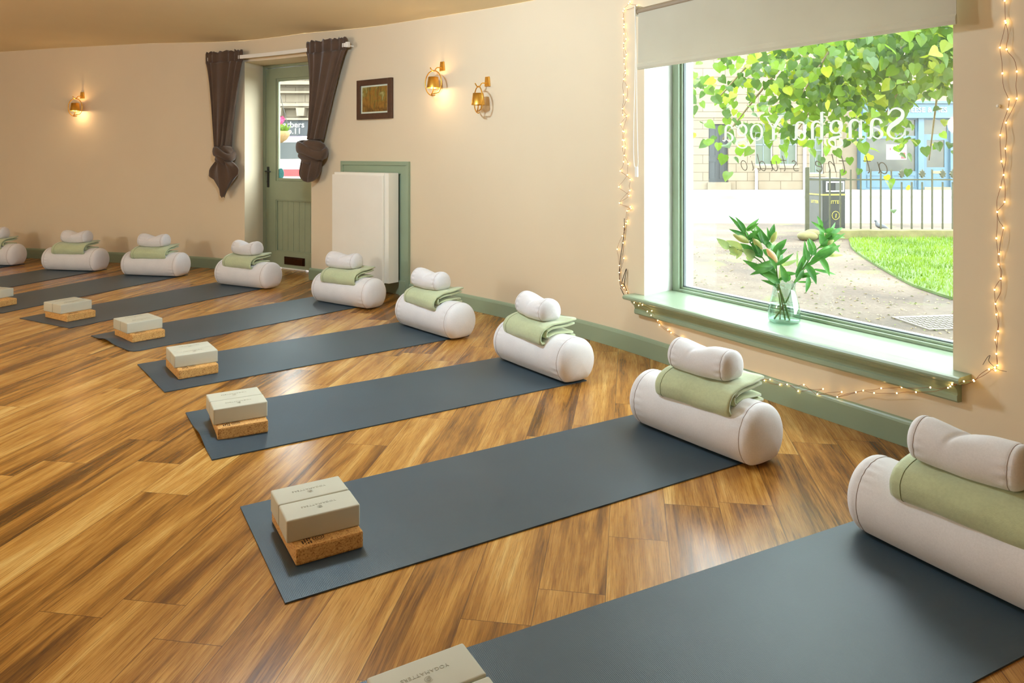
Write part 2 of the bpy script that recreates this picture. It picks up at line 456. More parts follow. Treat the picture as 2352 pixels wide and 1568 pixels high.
def baseboard(name, u0, u1, label):
    mb = MB(); prof = [(0, 0), (.018, 0), (.018, .092), (.0145, .1), (.010, .106), (.0, .110)]
    n = max(2, int((u1-u0)/.07)); rows = []
    for k in range(n+1):
        u = u0+(u1-u0)*k/n
        rows.append([W3(u, z+(.0005), o+.0002) for o, z in prof])
    mb.grid(rows, True, caps=True)
    return tag(mb.obj(name, M_green), label, 'skirting', kind='structure')
baseboard('baseboard_right', UMIN+.05, 3.905, 'sage green skirting board under the window and pair of wall lamps')
baseboard('baseboard_front', 4.81, DOOR[0]+.015, 'short sage green skirting board between radiator cover and door')
baseboard('baseboard_left', DOOR[1]+.002, UMAX-.05, 'sage green skirting board along the wall left of the door')

# ------------------------------------------------------------------ window
wu = .64
WF = wframe(wu, 0, -.27)
def wx(u): return (wu-u)
win = empty('window_1', WF, 'large sage framed shop window with lettering on its pane', 'window', kind='structure')
fo, fi = (-(1.548-wu)-.004, .272+wu+.004), None
x0, x1 = -(1.548-wu)+.0, (wu+.272)
z0, z1 = .352, 1.98
mb = MB(); fw = .052
def barframe(mb, x0, x1, z0, z1, w, y0, y1, wb=None):
    wb = wb or w
    mb.box((x0, y0, z0), (x0+w, y1, z1)); mb.box((x1-w, y0, z0), (x1, y1, z1))
    mb.box((x0+w, y0, z0), (x1-w, y1, z0+wb)); mb.box((x0+w, y0, z1-w), (x1-w, y1, z1))
barframe(mb, x0, x1, z0, z1, fw, -.005, .045, .016)
mb.obj('window_frame', M_green, win, bevel=.004)
mb = MB(); barframe(mb, x0+fw, x1-fw, z0+.016, z1-fw, .014, .012, .04, .012)
mb.obj('glazing_bead', M_green, win, bevel=.004)
mb = MB(); barframe(mb, x0+fw+.014, x1-fw-.014, z0+.028, z1-fw-.014, .006, .022, .04)
mb.obj('gasket', M_gasket, win)
mb = MB(); mb.box((x0+fw+.01, .03, z0+.024), (x1-fw-.01, .036, z1-fw-.01))
mb.obj('window_pane', M_pane, win)
mb = MB(); barframe(mb, x0, x1, z0-.02, z1, .05, .046, .075)
mb.obj('outer_frame', M_whitegloss, win)
# sill board with bullnose, and moulded apron under it
def sill():
    mb = MB(); L, Rr = 1.592, -.295
    rows = []
    def prof(u, k): return None
    nose = [(.0, .352), (.080, .352), (.091, .349), (.096, .341), (.094, .332), (.084, .325), (.06, .322), (.0, .322)]
    n = 24
    for k in range(n+1):
        u = L+(Rr-L)*k/n
        rows.append([W3(u, z, o+.0005) for o, z in nose])
    mb.grid(rows, True, caps=True)
    # the part inside the reveal
    rows = []
    for k in range(n+1):
        f = k/n
        a = W3(WIN[1]-.001+(WIN[0]-WIN[1]+.002)*f, 0, .002); b = W3(WINB[1]-.001+(WINB[0]-WINB[1]+.002)*f, 0, -.268)
        rows.append([(a.x, a.y, .352), (b.x, b.y, .352), (b.x, b.y, .325), (a.x, a.y, .325)])
    mb.grid(rows, True, caps=True)
    o = mb.obj('window_sill', M_green)
    o.matrix_world = Matrix.Identity(4)
    mb = MB(); rows = []
    ap = [(.0, .322), (.062, .322), (.060, .312), (.048, .300), (.036, .290), (.030, .276), (.030, .268), (.034, .266), (.034, .247), (.028, .240), (.0, .238)]
    for k in range(n+1):
        u = (L-.035)+(Rr-L+.07)*k/n
        rows.append([W3(u, z, o_+.0005) for o_, z in ap])
    mb.grid(rows, True, caps=True)
    o2 = mb.obj('sill_apron', M_green)
    return o, o2
s1, s2 = sill()
for s_ in (s1, s2):
    s_.parent = win; s_.matrix_parent_inverse = WF.inverted()

# lettering on the pane (drawn as strokes; reads from the street)
def stroke(mb, pts, mir, y, n=7):
    P = spline(pts, n)
    L, Rr = [], []
    for i, (x, z, w) in enumerate(P):
        a, b = P[max(0, i-1)], P[min(len(P)-1, i+1)]
        dx, dz = b[0]-a[0], b[1]-a[1]; l = math.hypot(dx, dz) or 1
        nx, nz = -dz/l*w/2, dx/l*w/2
        L.append(mir(x+nx, z+nz)); Rr.append(mir(x-nx, z-nz))
    mb.grid([[(x, y-.0003, z) for x, z in L], [(x, y-.0003, z) for x, z in Rr]])
def ring(cx, cz, rx, rz, wt, ws, n=16):
    return [(cx+rx*math.cos(2*PI*k/n), cz+rz*math.sin(2*PI*k/n), wt+(ws-wt)*abs(math.cos(2*PI*k/n))) for k in range(n+1)]
AR = [(.2,.72,.06),(.38,.95,.1),(.6,.98,.14),(.76,.8,.18),(.76,.4,.18),(.76,0,.18)]
SF = lambda a, b, z: [(a, z, .06), (b, z, .06)]
G = {
 'S': (1.0, [[(.84,1.18,.06),(.68,1.42,.09),(.42,1.47,.1),(.18,1.3,.15),(.2,1.02,.2),(.45,.8,.25),(.74,.58,.23),(.86,.3,.16),(.7,.05,.1),(.4,-.02,.09),(.15,.12,.08),(.06,.38,.05)], [(.84,1.5,.04),(.86,1.15,.09)], [(.05,.42,.09),(.05,.0,.04)]]),
 'a': (.92, [[(.12,.76,.15),(.22,.95,.1),(.45,1.0,.1),(.6,.85,.17),(.63,.5,.18),(.63,.2,.17),(.72,.03,.1),(.86,.07,.05)], [(.6,.6,.06),(.35,.5,.09),(.13,.32,.15),(.13,.12,.15),(.3,.0,.09),(.5,.08,.07),(.62,.22,.06)]]),
 'n': (1.05, [[(.22,0,.18),(.22,.95,.18)], AR, SF(.03,.41,.02), SF(.57,.95,.02), [(.02,.9,.05),(.22,.97,.07)]]),
 'g': (.95, [ring(.42,.66,.3,.33,.08,.17), [(.25,.38,.07),(.15,.2,.1),(.35,.1,.15),(.65,.05,.16),(.82,-.12,.13),(.65,-.35,.09),(.35,-.42,.09),(.1,-.32,.1),(.08,-.12,.09),(.25,.05,.06)], [(.62,.88,.06),(.88,.94,.1)]]),
 'h': (1.05, [[(.22,0,.18),(.22,1.5,.18)], AR, SF(.03,.41,.02), SF(.57,.95,.02), [(.02,1.44,.05),(.22,1.5,.07)]]),
 'Y': (1.25, [[(.12,1.42,.2),(.62,.68,.2)], [(1.12,1.42,.09),(.62,.68,.11)], [(.62,.72,.2),(.62,0,.2)], SF(.38,.86,.02), SF(-.04,.34,1.42), SF(.92,1.28,1.42)]),
 'o': (.98, [ring(.45,.5,.38,.47,.07,.17)]), ' ': (.42, [])}
T1 = .085
G2 = {
 'a': (.85, [ring(.35,.45,.28,.45,T1,T1), [(.66,.95,T1),(.63,.3,T1),(.78,.0,T1)]]),
 't': (.62, [[(.3,1.45,T1),(.28,.3,T1),(.45,.0,T1)], [(.02,1.0,T1),(.6,1.02,T1)]]),
 'h': (.88, [[(.15,1.6,T1),(.15,0,T1)], [(.15,.55,T1),(.4,.92,T1),(.6,.8,T1),(.6,.2,T1),(.75,0,T1)]]),
 'e': (.8, [[(.12,.45,T1),(.55,.6,T1),(.45,.95,T1),(.15,.8,T1),(.1,.3,T1),(.35,0,T1),(.62,.2,T1)]]),
 's': (.75, [[(.55,.85,T1),(.35,1.0,T1),(.18,.78,T1),(.5,.4,T1),(.45,.08,T1),(.1,.08,T1)]]),
 'u': (.9, [[(.12,.95,T1),(.12,.25,T1),(.35,.02,T1),(.6,.35,T1),(.62,.95,T1)], [(.62,.95,T1),(.62,.2,T1),(.78,0,T1)]]),
 'd': (.9, [ring(.35,.45,.28,.45,T1,T1), [(.66,1.6,T1),(.63,.3,T1),(.78,0,T1)]]),
 'i': (.45, [[(.2,.95,T1),(.18,.25,T1),(.32,.0,T1)], [(.22,1.3,.07),(.22,1.38,.07)]]),
 'o': (.8, [ring(.36,.48,.3,.47,T1,T1)]), ' ': (.75, [])}
def words(mb, s, glyphs, u0, z0, sc_, track, y, shear=0.0):
    tot = sum(glyphs[c][0]+track for c in s)-track
    k = sc_[0]/tot; x = 0
    for c in s:
        w, st = glyphs[c]
        for p in st:
            stroke(mb, p, lambda a, b, X=x: (wx(u0+(X+a+shear*b)*k), z0+b*sc_[1]), y)
        x += w+track
mb = MB()
words(mb, 'Sangha Yoga', G, .122, 1.249, (1.066, .0905), .06, .0295)
mb2 = MB(); words(mb2, 'at the studio', G2, .2, 1.088, (.85, .056), .28, .0295, .22)
t = NT('frosted_vinyl')
df = t.n('ShaderNodeBsdfDiffuse', {'Color': lin(190, 188, 180)}).outputs[0]
tl = t.n('ShaderNodeBsdfTranslucent', {'Color': lin(168, 166, 158)}).outputs[0]
M_vinyl = t.surf(t.n('ShaderNodeMixShader', {0: .45, 1: df, 2: tl}).outputs[0])
lt = mb.obj('lettering', M_vinyl, win, fix=False); lt['label'] = 'frosted lettering on the pane'
t = NT('taupe_vinyl')
df = t.n('ShaderNodeBsdfDiffuse', {'Color': lin(104, 96, 82)}).outputs[0]
tl = t.n('ShaderNodeBsdfTranslucent', {'Color': lin(92, 84, 72)}).outputs[0]
lt = mb2.obj('script_lettering', t.surf(t.n('ShaderNodeMixShader', {0: .45, 1: df, 2: tl}).outputs[0]), win, fix=False); lt['label'] = 'thin taupe script on the pane'

# roller blind
bl = empty('roller_blind', wframe(.6, 0, .07), 'half lowered cream roller blind above the big window', 'blind')
bx0, bx1 = -(1.476-.6), .6+.278
mb = MB(); rows = []
prof = [(.004, 1.985), (.003, 1.9), (.002, 1.8), (.001, 1.715), (.0015, 1.70), (-.004, 1.69), (-.006, 1.675), (-.003, 1.662), (.003, 1.660), (.007, 1.67), (.006, 1.69), (.0035, 1.70), (.003, 1.72), (.0045, 1.8), (.0055, 1.985)]
rows = [[(bx0+(bx1-bx0)*k/12, y, z) for y, z in prof] for k in range(13)]
mb.grid(rows, True, caps=True); mb.obj('blind_fabric', M_blind, bl)
mb = MB(); mb.tube([(bx0-.012, .018, 1.998), (bx1+.012, .018, 1.998)], .019, 20); mb.obj('roller_tube', M_tube, bl, sm=False)
for x in (bx0-.02, bx1+.012):
    mb = MB(); mb.box((x, -.008, 1.97), (x+.008, .0695, 2.03)); mb.obj('bracket', M_whiteplastic, bl, bevel=.002)
mb = MB()
xc = bx0-.016
pts = spline([(xc-.003, -.004, 1.985), (xc-.006, .0, 1.7), (xc-.02, .0, 1.3), (xc-.016, .0, 1.125), (xc+.004, 0, 1.10), (xc+.018, 0, 1.125), (xc+.012, 0, 1.3), (xc+.004, .0, 1.7), (xc+.003, -.004, 1.985)], 14)
mb.tube(pts, .0019, 6); mb.obj('chain', M_whiteplastic, bl, sm=True)
mb = MB(); mb.box((xc-.004, -.006, 1.045), (xc+.016, .006, 1.105)); mb.obj('chain_weight', M_whiteplastic, bl, bevel=.003)

# ------------------------------------------------------------------ fairy lights
LEFT = [(1.628,2.075,.012),(1.618,2.084,.012),(1.558,2.051,.012),(1.668,2.05,.012),(1.675,2.037,.012),(1.678,1.992,.012),(1.668,1.957,.012),(1.671,1.941,.012),(1.671,1.9,.012),(1.651,1.866,.012),(1.671,1.844,.012),(1.673,1.814,.012),(1.648,1.773,.012),(1.665,1.752,.012),(1.668,1.719,.012),(1.658,1.678,.012),(1.656,1.662,.012),(1.673,1.627,.012),(1.643,1.579,.012),(1.673,1.535,.012),(1.648,1.502,.012),(1.683,1.45,.012),(1.68,1.413,.012),(1.646,1.405,.012),(1.697,1.357,.012),(1.678,1.315,.012),(1.668,1.311,.012),(1.681,1.262,.012),(1.668,1.26,.012),(1.68,1.223,.012),(1.658,1.214,.012),(1.666,1.169,.012),(1.673,1.131,.012),(1.633,1.118,.012),(1.701,1.075,.012),(1.64,1.052,.012),(1.616,1.025,.012),(1.714,.978,.012),(1.62,.96,.012),(1.626,.929,.012),(1.708,.881,.012),(1.616,.863,.012),(1.608,.854,.012),(1.642,.838,.012),(1.644,.777,.012),(1.652,.761,.012),(1.67,.741,.012),(1.683,.685,.012),(1.676,.642,.012),(1.728,.599,.012),(1.67,.551,.012),(1.71,.502,.012),(1.71,.46,.012),(1.71,.412,.012),(1.689,.385,.012),(1.67,.373,.012),(1.644,.354,.012),(1.513,.317,.075),(1.474,.308,.075),(1.443,.317,.075),(1.418,.282,.06),(1.382,.292,.06),(1.393,.264,.055),(1.384,.232,.012),(1.37,.209,.012),(1.303,.195,.012),(1.278,.184,.012),(1.203,.173,.012),(1.185,.167,.012),(1.107,.146,.012),(1.071,.154,.012),(.991,.135,.012),(.953,.13,.012)]
RIGHT = [(.793,.103,.024),(.694,.102,.024),(.722,.081,.024),(.627,.092,.024),(.594,.105,.024),(.539,.095,.024),(.499,.107,.024),(.44,.092,.024),(.41,.129,.024),(.313,.136,.024),(.341,.105,.024),(.223,.147,.024),(.244,.12,.024),(.157,.164,.024),(.124,.18,.024),(.076,.183,.024),(.045,.211,.024),(-.021,.209,.024),(-.041,.238,.024),(-.108,.24,.04),(-.172,.278,.055),(-.238,.295,.055),(-.254,.307,.07),(-.268,.321,.085),(-.31,.343,.085),(-.328,.343,.05),(-.316,.34,.03),(-.361,.389,.012),(-.381,.4,.012),(-.383,.39,.012),(-.39,.41,.012),(-.386,.451,.012),(-.382,.501,.012),(-.392,.534,.012),(-.386,.594,.012),(-.383,.632,.012),(-.38,.683,.012),(-.401,.727,.012),(-.393,.777,.012),(-.395,.815,.012),(-.386,.871,.012),(-.409,.911,.012),(-.389,.967,.012),(-.413,1.005,.012),(-.4,1.057,.012),(-.41,1.102,.012),(-.403,1.151,.012),(-.416,1.197,.012),(-.399,1.246,.012),(-.418,1.29,.012),(-.424,1.339,.012),(-.453,1.375,.012),(-.427,1.374,.012),(-.453,1.471,.012),(-.406,1.469,.012),(-.42,1.554,.012),(-.398,1.563,.012),(-.417,1.65,.012),(-.415,1.657,.012),(-.414,1.73,.012)]
mb = MB(); mb.ball((0, 0, 0), .0029, 6); fairy_me = mb.mesh('bulb'); fairy_me.materials.append(M_fairy); fairy_me.shade_smooth()
def fairy(pts, label, tangle=None):
    u, z, o = pts[0]; root_m = wframe(u, z, o); inv = root_m.inverted()
    t = empty('fairy_light_string', root_m, label, 'string lights', 'fairy lights round the window')
    # two strands weaving through the bulbs
    mb = MB()
    for par in (0, 1):
        P = [(W3(a, b, c)) for i, (a, b, c) in enumerate(pts) if i % 2 == par or rnd.random() < .1]
        Q = []
        for a, b in zip(P, P[1:]):
            Q.append(tuple(a))
            d = (b-a).length
            if d > .03:
                j = Vector((rnd.uniform(-1, 1), rnd.uniform(-1, 1), rnd.uniform(-1, 1)))*.006
                m = (a+b)/2+j; Q.append(tuple(m))
        Q.append(tuple(P[-1]))
        mb.tube([inv @ Vector(p) for p in spline(Q, 4)], .0008, 5)
    if tangle: 
        for path, r in tangle: mb.tube([inv @ W3(*p) for p in spline(path, 8)], r, 6, mi=1)
    mb.obj('wire', [M_wire, M_darkwire], t, sm=True)
    for i, (a, b, c) in enumerate(pts):
        ob = bpy.data.objects.new('bulb', fairy_me); COL.objects.link(ob); ob.parent = t
        ob.matrix_parent_inverse = Matrix.Identity(4); ob.matrix_basis = Matrix.Translation(inv @ W3(a, b, c))
    return t
fairy(LEFT, 'fairy lights hanging down the left side of the window and under its sill',
      [([(1.668,.79,.01),(1.67,.70,.01),(1.70,.56,.01),(1.712,.46,.01),(1.70,.38,.01),(1.67,.385,.01),(1.655,.42,.02),(1.65,.49,.01),(1.665,.44,.02),(1.69,.40,.01),(1.66,.395,.02),(1.64,.35,.01),(1.64,.325,.012),(1.66,.32,.012),(1.70,.37,.012)], .0022)])
fairy(RIGHT, 'fairy lights under the right end of the sill and up the right wall',
      [([(-.34,.40,.012),(-.355,.43,.012),(-.365,.44,.012),(-.36,.42,.012),(-.375,.405,.012),(-.395,.395,.012),(-.42,.395,.012)], .0009)])
mb = MB(); mb.ball((0, -.006, 0), .007, 8)
tag(mb.obj('wall_hook', M_whiteplastic, None, wframe(-.39, 1.352, .001), sm=True), 'small white hook holding the fairy lights on the right wall', 'hook')

# ------------------------------------------------------------------ wall lamps
def wall_lamp(u, z, lit, label, turn=0):
    t = empty('wall_lamp', wframe(u, z), label, 'wall lamp', 'brass wall lamps')
    mb = MB(); mb.prism([(-.02, .036), (.02, .036), (.028, -.036), (-.028, -.036)], -.012, -.0005)
    mb.obj('backplate', M_gold, t, bevel=.002)
    mb = MB(); mb.tube([(0, -.012, .012), (0, -.0155, .012)], .0045, 10); mb.obj('screw', M_gold, t)
    mb = MB(); mb.tube(spline([(0, -.01, -.016), (0, -.05, -.014), (0, -.068, -.022), (0, -.082, -.040), (0, -.098, -.046), (0, -.116, -.036), (0, -.128, -.020)], 8), .0042, 10)
    mb.obj('arm', M_gold, t, sm=True)
    rc = (0, -.098, -.139); rr = .097
    P = []
    for k in range(0, 45):
        a = R(-78-k*(332/44)); P.append((rc[0]+rr*math.cos(a), rc[1], rc[2]+rr*math.sin(a)))
    # the end of the ring curls inward and rises into the shade
    P += [(-.022, rc[1]-.002, rc[2]-.087), (-.008, rc[1]-.002, rc[2]-.074), (.0, rc[1], rc[2]-.05), (0, rc[1], rc[2]-.02)]
    P = [(x*math.cos(turn)-(y-rc[1])*math.sin(turn), rc[1]+x*math.sin(turn)+(y-rc[1])*math.cos(turn), z_) for x, y, z_ in P]
    mb = MB(); mb.tube(P, .0045, 10); mb.obj('ring', M_gold, t, sm=True)
    mb = MB(); c = (0, rc[1], rc[2])
    mb.lathe([(.0505, -.038), (.039, .048), (.0375, .048), (.049, -.038)], 40, c); mb.grid([], True) if False else None
    mb.lathe([(.0505, -.038), (.049, -.038)], 40, c)
    mb.obj('shade', M_gold, t, sm=False).data.shade_smooth()
    mb = MB(); mb.lathe([(.001, -.032), (.011, -.027), (.014, -.012), (.011, .004), (.009, .018), (.001, .02)], 16, c)
    mb.obj('bulb', M_bulb_on if lit else M_bulb_off, t, sm=True)
    if lit:
        ld = bpy.data.lights.new('lamp_light', 'POINT'); ld.energy = LAMP_W; ld.color = (1, .70, .38); ld.shadow_soft_size = .012
        lo = bpy.data.objects.new('lamp_light', ld); COL.objects.link(lo); lo.parent = t; lo.location = (0, rc[1], rc[2]-.036)
        ld2 = bpy.data.lights.new('lamp_light', 'POINT'); ld2.energy = LAMP_W*.35; ld2.color = (1, .62, .26); ld2.shadow_soft_size = .01
        lo2 = bpy.data.objects.new('lamp_light', ld2); COL.objects.link(lo2); lo2.parent = t; lo2.location = (0, rc[1], rc[2]+.03)
    return t
LAMP_W = 2.0
wall_lamp(8.361, 1.825, True, 'lit brass ring wall lamp alone on the wall left of the door')
wall_lamp(3.503, 1.868, True, 'lit brass ring wall lamp, the one nearer the framed picture')
wall_lamp(2.987, 1.712, False, 'unlit brass ring wall lamp, the one nearer the window', R(-24))

# ------------------------------------------------------------------ framed picture
t = empty('framed_picture', wframe(4.355, 1.652), 'small autumn landscape in a dark brown frame beside the right curtain', 'picture')
pw, ph = .232, .172
mb = MB(); barframe(mb, -pw, pw, -ph, ph, .05, -.028, -.001); mb.obj('frame', M_frame, t, bevel=.003)
mb = MB(); barframe(mb, -pw+.05, pw-.05, -ph+.05, ph-.05, .014, -.016, -.012); mb.obj('mount', M_mount, t)
nt = NT('autumn_painting'); co = nt.n('ShaderNodeTexCoord').outputs['Object']
sep = nt.n('ShaderNodeSeparateXYZ', {0: co})
n1 = nt.n('ShaderNodeTexNoise', {'Vector': co, 'Scale': 14, 'Detail': 6, 'Distortion': 1.2}).outputs[0]
n2 = nt.n('ShaderNodeTexNoise', {'Vector': nt.n('ShaderNodeMapping', {'Vector': co, 'Scale': (40, 1, 5)}).outputs[0], 'Scale': 1, 'Detail': 3}).outputs[0]
c1 = nt.ramp(nt.math('ADD', n1, nt.math('MULTIPLY', sep.outputs[2], 1.0)), [(.3, lin(120, 76, 24)), (.48, lin(176, 118, 44)), (.6, lin(140, 120, 50)), (.75, lin(196, 176, 120))])
c2 = nt.mix(nt.math('MULTIPLY', nt.math('GREATER_THAN', n2, .56), .5), c1, lin(96, 64, 26))
M_paint = nt.bsdf({'Base Color': c2, 'Roughness': .35})
mb = MB(); mb.box((-pw+.064, -.013, -ph+.064), (pw-.064, -.009, ph-.064)); mb.obj('painting', M_paint, t)
mb = MB(); mb.box((-pw+.05, -.0185, -ph+.05), (pw-.05, -.0165, ph-.05)); mb.obj('glass', M_pane, t)

# ------------------------------------------------------------------ radiator cover and its green surround
t = empty('trim_1', wframe(4.357, 0), 'sage green moulded surround fixed behind the white radiator cover', 'surround', kind='structure')
X0, X1, Zt = -.452, .452, 1.115
def trimstrip(w0, w1, y0, y1, name, parent):
    mb = MB()
    a, b = X0+w0, X1-w0; c, d = X0+w1, X1-w1; zt, zi = Zt-w0, Zt-w1
    mb.prism([(a, .002), (a, zt), (b, zt), (b, .002), (d, .002), (d, zi), (c, zi), (c, .002)], y0, y1)
    return mb.obj(name, M_green, parent, bevel=.0025)
trimstrip(0, .034, -.034, .012, 'outer_moulding', t)
trimstrip(.034, .105, -.026, .012, 'inner_moulding', t)
for s_ in (-1, 1):
    mb = MB(); xa = X1-.034-.076 if s_ > 0 else X0+.034
    mb.box((xa, -.040, .001), (xa+.076, -.026, .125)); mb.obj('plinth_block', M_green, t, bevel=.003)
mb = MB(); mb.box((X0+.105, -.008, .002), (X1-.105, .012, Zt-.105)); mb.obj('back_panel', M_green, t)
t = empty('radiator_cover', wframe(4.40, 0), 'tall white boxed radiator cover on the wall right of the green door', 'radiator cover')
xa, xb = -.338, .338
mb = MB(); mb.box((xa+.012, -.150, .112), (xb+.045, -.0415, 1.020)); mb.obj('casing', M_whitegloss, t, bevel=.003)
mb = MB(); mb.prism([(xa, .100), (xb, .100), (xb, 1.0), (xa, 1.0)], -.176, -.156); mb.obj('front_panel', M_whitegloss, t, bevel=.006)
mb = MB(); mb.box((xa+.01, -.1565, .11), (xb-.004, -.1495, 1.018)); mb.obj('spacer', M_whitegloss, t)

# ------------------------------------------------------------------ door
DF = wframe(5.705, 0, -.30)
t = empty('door_1', DF, 'sage green half glazed door with black handle between knotted curtains', 'door', kind='structure')
mb = MB()
mb.box((-.592, -.0, .0), (-.545, .10, 2.10)); mb.box((.335, -.0, .0), (.60, .10, 2.10)); mb.box((-.545, 0, 2.072), (.335, .10, 2.101))
mb.obj('door_frame', M_green2, t, bevel=.003)
dx0, dx1, dz0, dz1 = -.540, .330, .012, 2.066
gx0, gx1, gz0, gz1 = -.392, .182, .90, 1.958
px0, px1, pz0, pz1 = -.41, .20, .172, .705
leaf = MB()
for a, b in (((dx0, dz0), (gx0-.0, dz1)), ((gx1, dz0), (dx1, dz1)), ((gx0, gz1), (gx1, dz1)), ((gx0, pz1), (gx1, gz0)), ((gx0, dz0), (gx1, pz0))):
    leaf.box((a[0], .006, a[1]), (b[0], .05, b[1]))
leaf.obj('leaf', M_green2, t)
mb = MB(); barframe(mb, gx0, gx1, gz0, gz1, .03, .014, .04); mb.obj('glazing_bead', M_green2, t, bevel=.004)
mb = MB(); mb.box((gx0+.02, .026, gz0+.02), (gx1-.02, .031, gz1-.02)); mb.obj('door_pane', M_pane, t)
mb = MB(); n = 7
for k in range(n):
    a = gx0+(gx1-gx0)*k/n; b = gx0+(gx1-gx0)*(k+1)/n
    mb.prism([(a+.0015, pz0), (b-.0015, pz0), (b-.0015, pz1), (a+.0015, pz1)], .024, .046)
mb.obj('panel', M_green2, t, bevel=.003)
mb = MB(); barframe(mb, gx0, gx1, pz0, pz1, .012, .010, .03); mb.obj('panel_moulding', M_green2, t, bevel=.004)
h = MB(); h.box((-.520, -.002, .83), (-.490, .0065, 1.045)); h = h.obj('door_handle', M_black, t, bevel=.003)
mb = MB(); mb.tube(spline([(-.505, 0, .998), (-.505, -.035, .998), (-.47, -.04, .998), (-.42, -.04, .994)], 6), .007, 8); mb.obj('lever', M_black, h, sm=True)
mb = MB(); mb.tube([(-.505, -.006, .89), (-.505, 0, .89)], .012, 12); mb.obj('keyhole_cover', M_black, h)
lp = MB(); lp.box((-.255, -.004, .048), (.04, .0065, .128)); lp = lp.obj('letter_plate', M_bronze, t, bevel=.003)
mb = MB(); mb.prism([(-.24, .056), (.025, .056), (.025, .118), (-.24, .118)], -.016, -.004); mb.obj('flap', M_bronze, lp, bevel=.006, seg=3)
mb = MB(); pts = [(.046*math.cos(2*PI*k/20), .056*math.sin(2*PI*k/20)) for k in range(20)]
mb.prism([(-.335+x, .975+z) for x, z in pts], .0245, .0255)
st_ = mb.obj('sticker', M_sticker, t); st_['label'] = 'turquoise oval sticker low on the glass'
mb = MB(); mb.box((-.30, .0, .001), (.05, .012, .010)); mb.obj('threshold_strip', M_whiteplastic, t)

# curtain rail and two knotted curtains
t = empty('curtain_rail', wframe(5.63, 2.138, .08), 'white curtain rail across the top of the door recess', 'curtain rail')
def railx(u): return [tuple(wframe(5.63, 2.138, .08).inverted() @ W3(u, 2.138, .08))]
mb = MB(); ru = [6.60-(6.60-4.64)*k/24 for k in range(25)]; inv = wframe(5.63, 2.138, .08).inverted()
rows = []
for u in ru:
    a, b = inv @ W3(u, 2.138, .092), inv @ W3(u, 2.138, .072)
    rows.append([(a.x, a.y, -.016), (b.x, b.y, -.016), (b.x, b.y, .020), (a.x, a.y, .020)])
mb.grid(rows, True, caps=True); mb.obj('rail', M_whiteplastic, t, bevel=.003)
mb = MB(); a = inv @ W3(4.632, 2.138, .085); mb.box((a.x-.014, a.y-.016, -.022), (a.x+.014, a.y+.016, .026)); mb.obj('end_cap', M_whiteplastic, t, bevel=.004)
for u in (4.66, 6.56):
    a = inv @ W3(u, 2.138, .071); b = inv @ W3(u, 2.138, .001); mb = MB(); mb.tube([a, b], .009, 8); mb.obj('bracket', M_whiteplastic, t)

